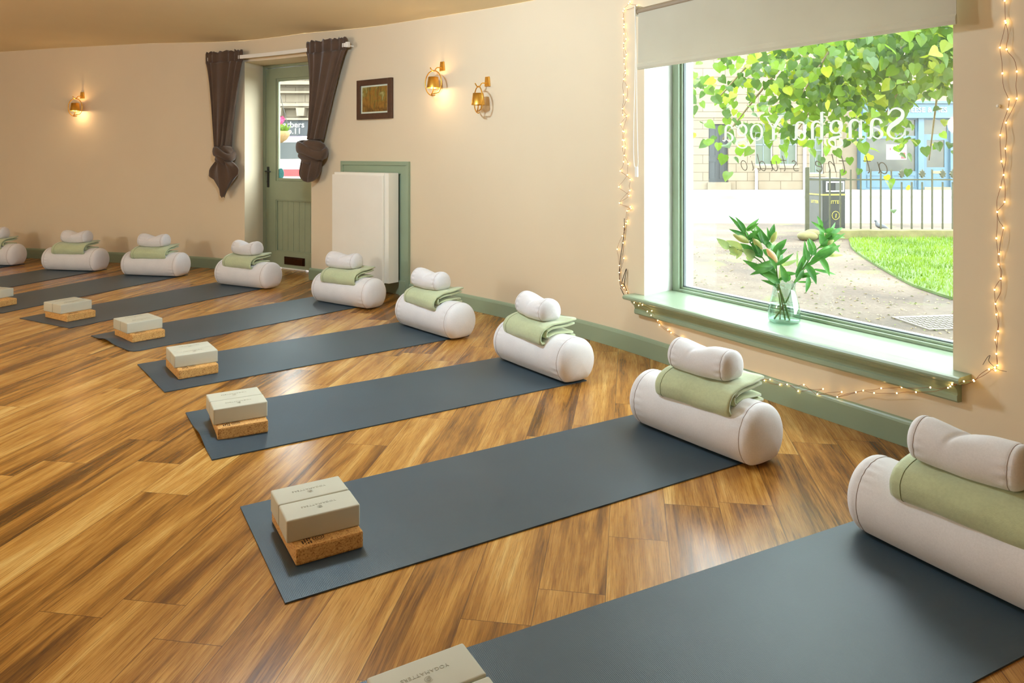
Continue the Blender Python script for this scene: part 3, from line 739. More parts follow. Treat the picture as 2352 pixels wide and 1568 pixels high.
def curtain(uc, spec, label):
    t = empty('door_curtain', wframe(uc, 0, .08), label, 'curtain', 'knotted brown curtains')
    rr = random.Random(spec['seed'])
    N = 160; ph = [rr.uniform(0, 6.28) for _ in range(4)]
    def section(cx, cy, hw, hd, z, k, amp):
        out = []
        for j in range(N):
            a = 2*PI*j/N
            m = 1+amp*(math.cos(k*a+ph[0]+.4*math.sin(2*a+ph[1]))*.75+.35*math.cos((k+4)*a+ph[2]))
            out.append((cx+hw*math.copysign(abs(math.cos(a))**.85, math.cos(a))*(1+.02*math.sin(5*a)), cy+hd*math.sin(a)*m, z+.0*a))
        return out
    # header with gathered top edge
    (xa, xb), neck = spec['top'], spec['neck']
    mb = MB(); rows = []
    cx0, hw0 = (xa+xb)/2, (xb-xa)/2
    for z, s_, am in ((2.205, .98, .45), (2.19, 1.0, .5), (2.172, 1.0, .3), (2.155, 1.0, .38), (2.10, .99, .42)):
        r = section(cx0, -.0, hw0*s_, .034, z, 17, am)
        if z > 2.2: r = [(x, y, zz+.009*math.sin(j*.9+ph[3])+.006*math.sin(j*.37)) for j, (x, y, zz) in enumerate(r)]
        rows.append(r)
    mb.grid(rows, True, caps=True); mb.obj('header', M_curtain, t, sm=True)
    mb = MB(); rows = []
    for i in range(40):
        f = i/39; e = f**1.25
        z = 2.102+(neck[1]-2.102)*f
        hw = hw0*.985+(neck[2]-hw0*.985)*(f**.8 if spec['seed'] == 1 else f**.72)
        hd = .034+(neck[2]*.8-.034)*f
        cx = cx0+(neck[0]-cx0)*(f**1.15)
        rows.append(section(cx, -.012*f, hw, hd, z, 13, .42-.12*f))
    mb.grid(rows, True, caps=True); mb.obj('drape', M_curtain, t, sm=True)
    # knot: wrapped cloth
    kx, kz, kw, kh, tilt = spec['knot']
    mb = MB(); rows = []
    for i in range(29):
        f = i/28; a = PI*f; r = max(.02, math.sin(a)**.6)
        row = []
        for j in range(72):
            b = 2*PI*j/72
            wv = 1+.07*math.sin(6*(f*1.4+.25*math.cos(b-.6))*PI)*math.sin(a)
            x = kw*r*math.cos(b)*wv; y = kw*.72*r*math.sin(b)*wv; z = -kh*math.cos(a)
            xr = x*math.cos(tilt)-z*math.sin(tilt); zr = x*math.sin(tilt)+z*math.cos(tilt)
            row.append((kx+xr, y-.02, kz+zr))
        rows.append(row)
    mb.grid(rows, True, caps=True)
    # outer wrap band crossing the knot
    rows = []
    for j in range(49):
        b = 2*PI*j/48; row = []
        c = Vector((math.cos(b)*kw*1.0, math.sin(b)*kw*.74, math.cos(b)*kw*.62*spec['slant']+.01*math.sin(3*b)))
        nrm = Vector((math.cos(b), math.sin(b), 0))
        for q in range(10):
            g = 2*PI*q/10
            p = c+nrm*(.022*math.cos(g))+Vector((0, 0, kh*.42*math.sin(g)*(1+.15*math.sin(2*b))))
            row.append((kx+p.x, p.y-.02, kz+p.z+.02))
        rows.append(row)
    mb.grid(rows, True)
    mb.obj('knot', M_curtain, t, sm=True)
    # tail
    tl = spec['tail']; mb = MB(); rows = []
    for i in range(24):
        f = i/23; row = []
        for j in range(N):
            a = 2*PI*j/N; ca = math.cos(a)
            hw = tl['w0']+(tl['w1']-tl['w0'])*math.sin(min(1, f*tl['k'])*PI/2)
            if tl['round'] and f > .5: hw *= math.sqrt(max(.0025, 1-((f-.5)/.5)**2*.995))
            ln = tl['len'](ca)
            m = 1+.35*math.cos(7*a+ph[1]+f*.8)
            row.append((kx+tl['dx']*f+hw*ca, -.02+(.06-.045*f*(not tl['round']))*math.sin(a)*m*(1 if not (tl['round'] and f > .5) else math.sqrt(max(.003, 1-((f-.5)/.5)**2))), kz-kh*.55-ln*f))
        rows.append(row)
    mb.grid(rows, True, caps=True); mb.obj('tail', M_curtain, t, sm=True)
    return t
def lenL(c):
    P = [(-1, .15), (-.5, .20), (-.2, .235), (-.12, .345), (0, .372), (.12, .33), (.45, .22), (1, .13)]
    for (a, x), (b, y) in zip(P, P[1:]):
        if a <= c <= b: return x+(y-x)*(c-a)/(b-a)
    return .3
curtain(6.38, dict(seed=1, top=(-.255, .256), neck=(.0, 1.25, .082), knot=(.03, 1.165, .105, .105, -.35), slant=-.55,
        tail=dict(w0=.09, w1=.205, k=1.4, round=False, dx=-.015, len=lenL)), 'brown curtain left of the door, its pointed tail hanging below the knot')
curtain(4.94, dict(seed=2, top=(-.27, .275), neck=(-.125, 1.31, .078), knot=(-.165, 1.195, .145, .115, .25), slant=-.5,
        tail=dict(w0=.12, w1=.125, k=1.4, round=True, dx=-.055, len=lambda c: .215)), 'brown curtain right of the door, tied in a fat knot with rounded tail')

# ------------------------------------------------------------------ yoga stations
MATS = [((-.151, 1.041), 26.654), ((-.593, 1.919), 30.725), ((-1.152, 2.819), 32.733), ((-1.714, 3.621), 38.287), ((-2.253, 4.354), 50.17),
        ((-2.992, 4.956), 60.814), ((-3.764, 5.426), 70.558), ((-4.656, 5.736), 73.315), ((-5.66, 6.086), 76.0)]
BOL = [(1.745, .275, 3), (1.739, .241, 6), (1.751, .295, 4), (1.723, .254, 4), (1.697, .155, 6), (1.702, .221, 2), (1.702, .274, 8), (1.707, .276, 6), (1.707, .276, 5)]
WHERE = ['nearest mat, at the bottom right corner', 'mat in front of the window', 'mat just left of the window', 'mat below the pair of lamps',
         'mat by the radiator cover', 'mat in front of the door', 'mat left of the door', 'mat below the lone lamp', 'mat cut off by the left edge']
ML, MW = 1.83, .61
# curl: small lift of the near end of some mats
CURL = {2: (.018, .32), 4: (.016, .5), 3: (.003, .5)}
def yoga_mat(i):
    (bx, by), a = MATS[i]
    mw = fr(bx, by, .0003, R(a))
    mb = MB(); nx, ny = 56, 22; T = .0045
    lift = CURL.get(i, (0, .3))
    def z(x, y):
        if not lift[0]: return 0
        v = y/MW
        return lift[0]*math.exp(-(x/.09)**2)*(math.exp(-((v-lift[1]-.12)/.16)**2)) + lift[0]*.25*math.exp(-((x-.25)/.1)**2)*math.exp(-((v-.95)/.15)**2)
    def corner(x, y):
        if i == 4:  # rounded corner
            r = .05
            if x < r and y < r:
                d = math.hypot(r-x, r-y)
                if d > r: return (r-(r-x)*r/d, r-(r-y)*r/d)
        return (x, y)
    top, bot = [], []
    xs = [ML*(k/nx)**1.3 for k in range(nx+1)]
    for x in xs:
        rt, rb = [], []
        for k in range(ny+1):
            y = MW*k/ny; cx_, cy_ = corner(x, y); zz = z(x, y)
            rt.append((cx_, cy_, T+zz)); rb.append((cx_, cy_, zz))
        top.append(rt); bot.append(rb)
    rows = [t_+b_[::-1] for t_, b_ in zip(top, bot)]
    mb.grid(rows, True, caps=True)
    o = mb.obj('yoga_mat', M_mat, None, mw)
    return tag(o, 'dark grey yoga mat, the '+WHERE[i], 'yoga mat', 'yoga mats fanned along the curved wall')
for i in range(9): yoga_mat(i)

# bolster mesh (axis = local x)
def bolster_mesh(seed=0):
    rr = random.Random(seed); HL, RY, HZ = .332, .122, .123
    xs = [-HL+2*HL*k/110 for k in range(111)]; N = 96; seam = .268
    fr_ = [rr.uniform(.6, 1.4) for _ in range(40)]
    rows = []
    for x in xs:
        ax = abs(x)
        if ax <= seam: r = 1-.012*(ax/seam)**2
        else: q = (ax-seam)/(HL-seam); r = .988*max(.0, 1-q**2.6)**.5
        r = max(r, .01)
        row = []
        for j in range(N):
            a = 2*PI*j/N; g = 0
            w = math.exp(-((ax-seam+.018)/.024)**2)
            g = -.016*w*(math.sin(23*a+3*math.sin(2*a+seed))*(.5+.5*math.sin(3*a+seed+(x > 0)*2)))-.012*math.exp(-((ax-seam)/.006)**2)
            rr_ = r*(1+g)
            y = RY*rr_*math.cos(a); zz = HZ*rr_*math.sin(a)
            if zz < -.098*r: zz = -.098*r+(zz+.098*r)*.25     # flattened where it rests
            sag = .024*math.exp(-((x+.03)/.17)**2)*max(0, math.sin(a))**2
            row.append((x, y, zz+.1035-sag*r))
        rows.append(row)
    mb = MB(); mb.grid(rows, True, caps=True)
    me = mb.mesh('bolster'); zmin = min(v.co.z for v in me.vertices)
    for v in me.vertices: v.co.z -= zmin
    me.materials.append(M_bol); me.shade_smooth()
    seams = []
    for sgn in (-1, 1):
        mb = MB(); k = min(range(111), key=lambda q: abs(xs[q]-sgn*seam))
        mb.tube([(x, y*1.0035, (z_-zmin-.1)*1.0035+.1) for x, y, z_ in rows[k]], .0011, 6, closed=True)
        m2 = mb.mesh('end_seam'); m2.materials.append(M_seam); m2.shade_smooth(); seams.append(m2)
    return me, seams
bol_me = [bolster_mesh(s_) for s_ in (1, 5)]

# folded blanket (long axis = local x, front fold at -y)
def blanket_mesh(seed=0, var=0):
    rr = random.Random(seed); mb = MB()
    T = .0145; D = .118
    # ribbon centre line in (y,z): bottom layer from the back, round the front fold to the top layer, plus inner folded layer
    def arc(cy, cz, r, a0, a1, n=8): return [(cy+r*math.cos(a0+(a1-a0)*k/n), cz+r*math.sin(a0+(a1-a0)*k/n)) for k in range(n+1)]
    outer = [(D, .007), (.04, .007), (-.05, .007)]+arc(-D+.038, .040, .034, -PI/2, -3*PI/2, 12)+[(-.03, .075), (.04, .076), (D+.006, .079)]
    inner = [(D-.006, .059), (.03, .0565)]+arc(-D+.056, .041, .0155, PI/2, 3*PI/2, 8)+[(.02, .0255), (D-.012, .0255)]
    def drape(x, y, z):
        k = 3.6 if y < 0 else .5
        w = .006*noise.noise((x*6+seed*3.1, y*7, 1.7))+.003*noise.noise((x*17, y*19+seed, 2.3))
        flare = .014*max(0, (y-.04)/.08)*(x > 0)*(x/.18) if y > .04 else 0
        yy = y+.004*noise.noise((x*9+seed, z*30, 5.2))
        if y < -.06: yy += .015*(1-min(1, z/.06))
        return (x, yy, z-k*y*y*(1-.25*z/.07)+w+flare*(z > .04))
    for path in (outer, inner):
        P = spline(path, 3); L, Rr = [], []
        for i, (y, z) in enumerate(P):
            a, b = P[max(0, i-1)], P[min(len(P)-1, i+1)]
            dy, dz = b[0]-a[0], b[1]-a[1]; l = math.hypot(dy, dz) or 1
            L.append((y-dz/l*T/2, z+dy/l*T/2)); Rr.append((y+dz/l*T/2, z-dy/l*T/2))
        # round the two ribbon ends
        loop = L+Rr[::-1]
        xs = [-.180+.360*k/40 for k in range(41)]; rows = []
        for q, x in enumerate(xs):
            e = min(q, 40-q); shr = (0.6, .87, .97, 1)[min(e, 3)]
            dx = rr.uniform(-.0015, .0015) if e == 0 else 0
            rows.append([drape(x+dx, cy+(y-cy)*shr, cz+(z-cz)*shr) for (y, z), (cy, cz) in zip(loop, [((a+b)/2, (c+d)/2) for (a, c), (b, d) in zip(L, Rr)]+[((a+b)/2, (c+d)/2) for (a, c), (b, d) in zip(L[::-1], Rr[::-1])])])
        mb.grid(rows, True, caps=True)
    me = mb.mesh('blanket'); me.materials.append(M_blanket); me.shade_smooth()
    mb = MB(); P = spline(outer, 3)[14:]; xx = -.148
    pts = []
    for i, (y, z) in enumerate(P):
        a, b = P[max(0, i-1)], P[min(len(P)-1, i+1)]; dy, dz = b[0]-a[0], b[1]-a[1]; l = math.hypot(dy, dz) or 1
        # outward side of the fold
        s1_ = (y+dz/l*(T/2), z-dy/l*(T/2)); s2_ = (y-dz/l*(T/2), z+dy/l*(T/2))
        s_ = max((s1_, s2_), key=lambda p: (p[0]-.02)**2*.5+(p[1]-.035)**2*4)
        pts.append(drape(xx, *s_))
    mb.tube(pts, .0013, 5); hm = mb.mesh('stitched_hem'); hm.materials.append(M_hem); hm.shade_smooth()
    return me, hm
bla_me = [blanket_mesh(s_) for s_ in (1, 2, 3)]

# small round pillow (axis = local x) with a dented middle
def pillow_mesh(seed, dent, dx):
    rr = random.Random(seed); HL, RY, HZ = .160, .070, .071; N = 72; seam = .122
    xs = [-HL+2*HL*k/80 for k in range(81)]; rows = []
    for x in xs:
        ax = abs(x)
        if ax <= seam: r = 1-.03*(ax/seam)**2
        else: r = .97*max(0, 1-((ax-seam)/(HL-seam))**2.4)**.5
        r = max(r, .012); row = []
        d = dent*math.exp(-((x-dx)/.06)**2)
        for j in range(N):
            a = 2*PI*j/N
            w = math.exp(-((ax-seam+.012)/.016)**2)
            g = -.03*w*math.sin(15*a+seed)*(.5+.5*math.sin(2*a+seed))-.03*math.exp(-((ax-seam)/.004)**2)
            g += .05*noise.noise((x*12+seed*5, math.cos(a)*1.2, math.sin(a)*1.2))
            up = max(0, math.sin(a))
            y = RY*r*(1+g)*math.cos(a)*(1+.5*d*6); z = HZ*r*(1+g)*math.sin(a)*(1.0-dent*0)-d*up*up*r*1.0
            pinch = .012*dent/.03*math.exp(-((x-dx-.25*(y))/.01)**2)*up
            if z < -.046*r: z = -.046*r+(z+.046*r)*.3
            row.append((x, y, z-pinch+.012*(ax/HL)**2*(dent/.03)))
        rows.append(row)
    mb = MB(); mb.grid(rows, True, caps=True); me = mb.mesh('pillow')
    zmin = min(v.co.z for v in me.vertices)
    for v in me.vertices: v.co.z -= zmin
    me.materials.append(M_bol); me.shade_smooth(); seams = []
    for sgn in (-1, 1):
        k = min(range(81), key=lambda q: abs(xs[q]-sgn*seam)); mb = MB()
        mb.tube([(x, y*1.004, z_-zmin) for x, y, z_ in rows[k]], .0009, 5, closed=True)
        m2 = mb.mesh('end_seam'); m2.materials.append(M_seam); m2.shade_smooth(); seams.append(m2)
    return me, seams
pil_me = [pillow_mesh(1, .016, -.02), pillow_mesh(2, .018, .02), pillow_mesh(3, .026, .0)]

def put(name, me, mw, parts, label, cat, group):
    o = bpy.data.objects.new(name, me); COL.objects.link(o); o.matrix_world = mw
    for pn, pm in parts:
        c = bpy.data.objects.new(pn, pm); COL.objects.link(c); c.parent = o
    return tag(o, label, cat, group)
# per station: blanket shift along axis, across, rot ; pillow shift, rot, mesh
STA = [(.02, 0, 3, -.005, 0, 4, 0), (.03, 0, 2, .0, 0, 2, 0), (-.03, 0, -4, -.02, .0, -8, 1), (-.02, 0, -3, -.03, 0, 0, 1), (-.01, 0, 2, -.045, .005, 4, 1), (-.02, 0, -3, .0, 0, -4, 2), (-.01, 0, 3, -.015, 0, -2, 2), (-.0, 0, 2, .015, 0, -3, 2), (0, 0, 2, .0, 0, 0, 1)]
for i in range(9):
    (bx, by), a = MATS[i]; al, ac, da = BOL[i]
    d = Vector((math.cos(R(a)), math.sin(R(a)))); n = Vector((-d.y, d.x))
    p = Vector((bx, by))+d*al+n*ac
    # local x runs from the far-left end to the near-right end; local -y faces down the mat
    ang = R(a+da)-PI/2
    m = fr(p.x, p.y, .0051, ang)
    me, seams = bol_me[i % 2]
    put('bolster', me, m, [('end_seam', s_) for s_ in seams], 'plump off-white bolster across the '+WHERE[i], 'bolster', 'bolsters at the wall end of the mats')
    s = STA[i]
    # local -y of the stack faces the camera side of the mat
    mb_ = m @ Matrix.Translation((s[0], s[1], .197)) @ Matrix.Rotation(R(s[2]), 4, 'Z')
    bm_, hem = bla_me[i % 3]
    put('blanket', bm_, mb_, [('stitched_hem', hem)], 'folded sage green blanket on the '+WHERE[i], 'blanket', 'folded blankets on the bolsters')
    mp_ = m @ Matrix.Translation((s[0]*.5+s[3]+.0, s[4]-.0, .272)) @ Matrix.Rotation(R(s[5]), 4, 'Z')
    pm, ps = pil_me[s[6]]
    put('small_pillow', pm, mp_, [('end_seam', s_) for s_ in ps], 'small round off-white pillow topping the '+WHERE[i], 'pillow', 'small pillows on the blankets')

# cork blocks and foam bricks
mb = MB(); mb.box((0, 0, 0), (.2, .3, .05)); cork_me = mb.mesh('cork_block', .007, 2); cork_me.materials.append(M_cork)
mb = MB()
def spiral(mb, c, r0, r1, turns, z, w=.0011, n=44, ph=0):
    P = []
    for k in range(n+1):
        f = k/n; a = ph+2*PI*turns*f; r = r0+(r1-r0)*f
        P.append((c[0]+r*math.cos(a), c[1]+r*math.sin(a), z))
    L = []; Q = []
    for i, p in enumerate(P):
        a, b = P[max(0, i-1)], P[min(n, i+1)]; dx, dy = b[0]-a[0], b[1]-a[1]; l = math.hypot(dx, dy) or 1
        L.append((p[0]-dy/l*w, p[1]+dx/l*w, z)); Q.append((p[0]+dy/l*w, p[1]-dx/l*w, z))
    mb.grid([L, Q])
spiral(mb, (.075, .032), .002, .018, 2.6, .0505)
for k in range(4):
    for q in range(7):
        x = .024+.0075*(k % 4)+.0; y = .012+.0052*q
        if (k*7+q*3) % 5: mb.box((x, y, .0502), (x+.0042, y+.0036, .0506))
corkprint = mb.mesh('printed_logo'); corkprint.materials.append(M_ink)
mb = MB(); mb.box((0, 0, 0), (.217, .111, .065)); brick_me = mb.mesh('foam_brick', .0055, 3); brick_me.materials.append(M_foam); brick_me.shade_smooth()
try: brick_me.shade_auto_smooth(use_auto_smooth=True, angle=.9)
except Exception: pass
logo = text_mesh('YOGAMATTERS', .0135, .0002, spacing=1.15)
logo.transform(Matrix.Translation((.1075, .064, 0.0653)) @ Matrix.Rotation(PI, 4, 'Z')); logo.materials.append(M_logo)
mb = MB(); spiral(mb, (.1075, .044), .0015, .0062, 2.2, .0654, .0006); spiral(mb, (.1075, .044), .0082, .0084, .8, .0654, .0006, ph=.8)
emblem = mb.mesh('emblem'); emblem.materials.append(M_logo)
def flv(px, py, z):   # picture point on a horizontal plane, used only for the measured block corners
    Y = 1686*(1.1777-z)/(py-353.5); return Vector(((px-1176)*Y/1686, Y))
CORK = {1: ((-.614, 2.085), 30.8), 2: ((-1.203, 3.0), 28.4), 3: ((-1.73, 3.81), 37.0), 4: ((-2.356, 4.555), 47.5), 5: ((-3.102, 5.116), 58.0)}
BRICK = {1: ((-.649, 2.113), 29.2), 2: ((-1.235, 3.035), 29.5), 3: ((-1.767, 3.842), 35.2), 4: ((-2.401, 4.578), 48), 5: ((-3.160, 5.140), 59.2)}
q = flv(1065, 1475, .12); a = R(29.5); dx = Vector((math.cos(a), math.sin(a))); dy = Vector((-dx.y, dx.x)); q = q-dx*.217-dy*.2245
BRICK[0] = ((q.x, q.y), 29.5); q2 = q+dx*.012-dy*.042; CORK[0] = ((q2.x, q2.y), 28.5)
a = R(69); dx = Vector((math.cos(a), math.sin(a)))
q = flv(39.5, 698.5, .005)-dx*.2; CORK[6] = ((q.x, q.y), 69); q = flv(32, 661, .12)-dx*.217; BRICK[6] = ((q.x, q.y), 70)
for i in range(7):
    (x, y), a = CORK[i]
    put('cork_block', cork_me, fr(x, y, .0051, R(a)), [('printed_logo', corkprint)], 'flat cork block lying on the '+WHERE[i], 'yoga block', 'cork blocks under the bricks')
    (x, y), a = BRICK[i]; dy = Vector((-math.sin(R(a)), math.cos(R(a))))
    for k, nm in ((0, 'front'), (1, 'rear')):
        p = Vector((x, y))+dy*(.1135*k)
        put('foam_brick', brick_me, fr(p.x, p.y, .0553, R(a+(.5 if k else -.4))), [('lettering', logo), ('emblem', emblem)],
            nm+' cream foam brick of the pair on the '+WHERE[i], 'yoga brick', 'cream foam bricks on the cork blocks')

# ------------------------------------------------------------------ vase with lilies on the sill
VX, VY, VZ = 1.335, 3.602, .3522
VF = fr(VX, VY, VZ)
t = empty('glass_vase', VF, 'clear glass vase half full of water on the window sill', 'vase')
S_ = 1/468.0
pr = [(.056, .0), (.070, .004), (.076, .016), (.077, .04), (.073, .075), (.064, .115), (.055, .15), (.052, .172), (.056, .192), (.060, .2)]
pr = spline(pr, 4)
mb = MB(); mb.lathe(pr+[(r-.0022, z+.0003) for r, z in pr[::-1] if z > .006]+[(.001, .008)], 48)
mb.lathe([(.001, 0), (.056, 0)], 48); mb.obj('glass', M_vase, t, sm=True)
mb = MB(); wp = [(r-.0035, z) for r, z in pr if .0105 < z < .098]; mb.lathe([(.001, .0105)]+wp+[(.001, .098)], 40); mb.obj('water', M_water, t, sm=True)
def vp(px, py, d=0.0):
    """point of the bouquet from measured picture offsets (crop pixels, 5.228 per photo pixel); d = metres away from the viewer"""
    return Vector(((px/5.228+1600-1801)*S_, d, (742-(py/5.228+480))*S_))
def leaf(mb, base, tip, w, cup=.25, bend=0.0, roll=0.0, n=10, fold=None):
    base, tip = Vector(base), Vector(tip); ax = tip-base; L = ax.length
    t_ = ax.normalized(); side = t_.cross(Vector((math.sin(roll), -math.cos(roll), .15))).normalized(); nr = side.cross(t_)
    rows = []
    for k in range(n+1):
        f = k/n; wd = w*.84*math.sin(PI*min(1, f**.75))**.9*.5+.0006
        c = base+ax*f+nr*(bend*L*math.sin(PI*f))+Vector((0, 0, -abs(bend)*L*.3*f*f))
        rows.append([c-side*wd+nr*wd*cup, c-side*wd*.5+nr*wd*cup*.3, c, c+side*wd*.5+nr*wd*cup*.3, c+side*wd+nr*wd*cup])
    mb.grid(rows)
def budm(mb, base, tip, w):
    base, tip = Vector(base), Vector(tip); ax = tip-base; P = []; rr = []
    for k in range(11):
        f = k/10; P.append(base+ax*f); rr.append(max(.0012, w*.5*(math.sin(PI*(.06+.88*f))**.8)*(1.05-.25*f)))
    mb.tube(P, rr, 10)
def sprig(name, label, stems, leaves, buds, mleaf=None, group='flower stems in the vase'):
    tt = empty(name, VF, label, 'flower stem' if name == 'lily_stem' else 'leafy stem', group)
    mb = MB()
    for s_ in stems: mb.tube(spline(s_, 5), [.0042-.0018*k/(len(spline(s_, 5))-1) for k in range(len(spline(s_, 5)))], 7)
    mb.obj('stem', M_stem, tt, sm=True)
    mb = MB()
    for l in leaves: leaf(mb, *l)
    if name == 'lily_stem':
        re_ = random.Random(len(leaves)); P = spline(stems[0], 6); n = len(P)
        for k in range(int(n*.38), n, 2):
            b = Vector(P[k]); up = (Vector(P[min(n-1, k+2)])-Vector(P[k-2])).normalized(); a = re_.uniform(0, 6.28)
            leaf(mb, b, b+up*re_.uniform(.03, .07)+Vector((math.cos(a)*.085, math.sin(a)*.06, re_.uniform(-.01, .04))), re_.uniform(.018, .028), .3, .1)
    mb.obj('foliage', mleaf or M_lily, tt, sm=True, fix=False)
    for b, tp, w, m in buds:
        mb = MB(); budm(mb, b, tp, w); mb.obj('bud', m, tt, sm=True)
ml = M_lily
sprig('lily_stem', 'lily stem with peach bud leaning over the left rim of the vase',
  [[(.03, .02, .014), vp(1050, 1100, .01), vp(985, 900, .0), vp(940, 700, -.02), vp(935, 640, -.02)]],
  [(vp(928, 650, -.02), vp(650, 660, -.06), .036, .3, .12), (vp(930, 680, -.01), vp(600, 772, -.05), .034, .3, .08), (vp(980, 850), vp(740, 735, .02), .042, .25, .1), (vp(985, 880, .01), vp(600, 628, .06), .05, .2, .1), (vp(1000, 905), vp(760, 765, -.03), .04, .3, .1), (vp(1010, 780, -.01), vp(1185, 770, -.03), .022, .3, .1), (vp(1060, 885, -.02), vp(975, 650, -.03), .04, .2, .05)],
  [(vp(945, 640, -.02), vp(808, 475, -.045), .038, M_peach)])
sprig('lily_stem', 'tall lily stem with two pale buds at the upper left of the bouquet',
  [[(-.02, .0, .014), vp(1000, 1100, .0), vp(960, 880, .03), vp(840, 620, .05), vp(720, 470, .06), vp(645, 375, .05), vp(620, 285, .05)]],
  [(vp(640, 290, .05), vp(770, 178, .03), .02, .3, .1), (vp(630, 360, .05), vp(413, 253, .03), .026, .3, .1), (vp(725, 555, .06), vp(558, 435, .05), .042, .25, .06), (vp(835, 590, .05), vp(700, 430, .06), .04, .2, .05), (vp(660, 420, .05), vp(655, 290, .08), .02, .3, .05), (vp(800, 560, .05), vp(650, 470, .09), .03, .2, .05)],
  [(vp(665, 425, .05), vp(465, 325, .03), .036, M_bud), (vp(622, 290, .05), vp(590, 193, .05), .022, M_bud), (vp(810, 500, .03), vp(693, 368, .02), .034, M_bud)])
sprig('lily_stem', 'upright lily stem in the middle of the vase with one narrow bud',
  [[(0, -.015, .014), vp(1030, 1100, .01), vp(1000, 850, .03), vp(930, 600, .05), vp(905, 440, .05)]],
  [(vp(880, 465, .05), vp(742, 198, .05), .04, .3, .05), (vp(845, 430, .05), vp(690, 308, .06), .032, .3, .05), (vp(905, 405, .04), vp(872, 235, .03), .018, .4, .05), (vp(920, 375, .05), vp(985, 200, .06), .034, .3, .05), (vp(945, 540, .03), vp(1100, 372, .02), .042, .25, .06), (vp(945, 605, .04), vp(1115, 488, .03), .026, .3, .1), (vp(870, 470, .02), vp(790, 260, .03), .034, .3, .08), (vp(900, 470, .02), vp(850, 430, -.0), .03, .2, .1), (vp(910, 480, .03), vp(800, 380, .0), .036, .2, .05), (vp(950, 590, .05), vp(860, 520, .08), .04, .2, .05), (vp(1080, 880, .0), vp(1110, 780, -.01), .028, .3, .05)],
  [(vp(930, 425, .04), vp(992, 288, .03), .03, M_bud)])
sprig('lily_stem', 'long lily stem arching to the right side of the bouquet',
  [[(-.045, .01, .014), vp(1090, 1100, .0), vp(1180, 880, .0), vp(1300, 700, .0), vp(1420, 520, .0), vp(1520, 420, .0), vp(1555, 300, .0)]],
  [(vp(1285, 740), vp(1140, 890, -.03), .026, .3, .1), (vp(1290, 670), vp(1325, 385, .03), .026, .3, .08), (vp(1380, 565), vp(1325, 375, -.01), .026, .3, .05), (vp(1365, 640), vp(1705, 425, -.02), .046, .25, .08), (vp(1400, 600), vp(1690, 425, .04), .036, .25, .08), (vp(1450, 560, -.01), vp(1545, 785, -.05), .036, .25, .15), (vp(1310, 670, -.01), vp(1388, 885, -.05), .042, .25, .12), (vp(1395, 730), vp(1670, 790, .0), .016, .3, .1), (vp(1210, 885), vp(1380, 878, -.02), .01, .3, .05), (vp(1345, 815), vp(1272, 992, -.04), .03, .25, .08), (vp(1520, 440, -.01), vp(1440, 298, -.03), .046, .2, .06), (vp(1500, 250), vp(1438, 85, -.01), .026, .3, .1), (vp(1540, 290), vp(1632, 237, -.01), .028, .3, .05), (vp(1560, 320), vp(1805, 350, .02), .022, .3, .15), (vp(1570, 400), vp(1703, 522, -.01), .034, .25, .06), (vp(1530, 350, -.01), vp(1660, 300, -.03), .034, .25, .12), (vp(1240, 820), vp(1312, 800, -.02), .022, .3, .08), (vp(1200, 850), vp(1285, 645, .02), .04, .25, .05), (vp(1230, 800, .02), vp(1330, 560, .04), .034, .25, .05), (vp(1400, 480, .02), vp(1380, 390, .05), .03, .25, .05), (vp(1560, 390, -.01), vp(1590, 300, -.03), .03, .2, .1), (vp(1500, 430, .02), vp(1700, 400, .06), .03, .25, .1)],
  [(vp(1520, 560, -.01), vp(1728, 548, -.03), .026, M_bud), (vp(1540, 430, -.02), vp(1615, 375, -.03), .024, M_bud)])
sprig('leafy_branch', 'pale rounded leaf sprig reaching out at the far left of the bouquet',
  [[(.02, -.02, .014), vp(1040, 1080, .0), vp(960, 850, .03), vp(800, 650, .05), vp(600, 540, .04), vp(440, 480, .03), vp(400, 470, .03)]],
  [(vp(415, 500, .03), vp(253, 363, .02), .044, .15, .08), (vp(585, 515, .04), vp(385, 395, .04), .048, .15, .05), (vp(420, 475, .03), vp(500, 570, -.0), .04, .15, .1), (vp(560, 515, .04), vp(410, 555, .02), .05, .15, .05), (vp(570, 500, .04), vp(490, 615, .02), .03, .15, .05), (vp(745, 610, .05), vp(570, 500, .03), .052, .15, .05), (vp(720, 620, .05), vp(640, 610, .06), .05, .15, .05), (vp(1010, 690, .0), vp(1200, 590, -.03), .022, .3, .2), (vp(1205, 705, .0), vp(1208, 508, .0), .012, .3, .02), (vp(1000, 900), vp(1000, 690), .016, .3, .02)], [], M_euca)

# ------------------------------------------------------------------ outdoors
GZ = -.27
def dirt():
    t = NT('dry_earth'); co = t.n('ShaderNodeTexCoord').outputs['Object']
    a = t.n('ShaderNodeTexNoise', {'Vector': co, 'Scale': .9, 'Detail': 5}).outputs[0]
    b = t.n('ShaderNodeTexNoise', {'Vector': co, 'Scale': 26, 'Detail': 5, 'Roughness': .7}).outputs[0]
    c = t.ramp(t.math('ADD', t.math('MULTIPLY', a, .6), t.math('MULTIPLY', b, .4)), [(.36, lin(46, 34, 22)), (.48, lin(72, 58, 43)), (.58, lin(86, 73, 59)), (.68, lin(118, 108, 92))])
    m = t.n('ShaderNodeTexNoise', {'Vector': co, 'Scale': 2.3, 'Detail': 5}).outputs[0]
    c = t.mix(t.ramp(m, [(.58, (0, 0, 0, 1)), (.68, (.7, .7, .7, 1))]), c, lin(82, 91, 37))
    return t.bsdf({'Base Color': c, 'Roughness': .95}, t.bump(b, .5, .02))
M_dirt = dirt()
M_lawn = simple('lawn_soil', (62, 84, 24), .9, .15, 6, .4, 60, .02)
M_grass = leafmat('grass_blade', (70, 100, 8), (106, 132, 22), .4, 2)
M_road = simple('pale_asphalt', (126, 123, 119), .9, .08, 3, .3, 80, .004)
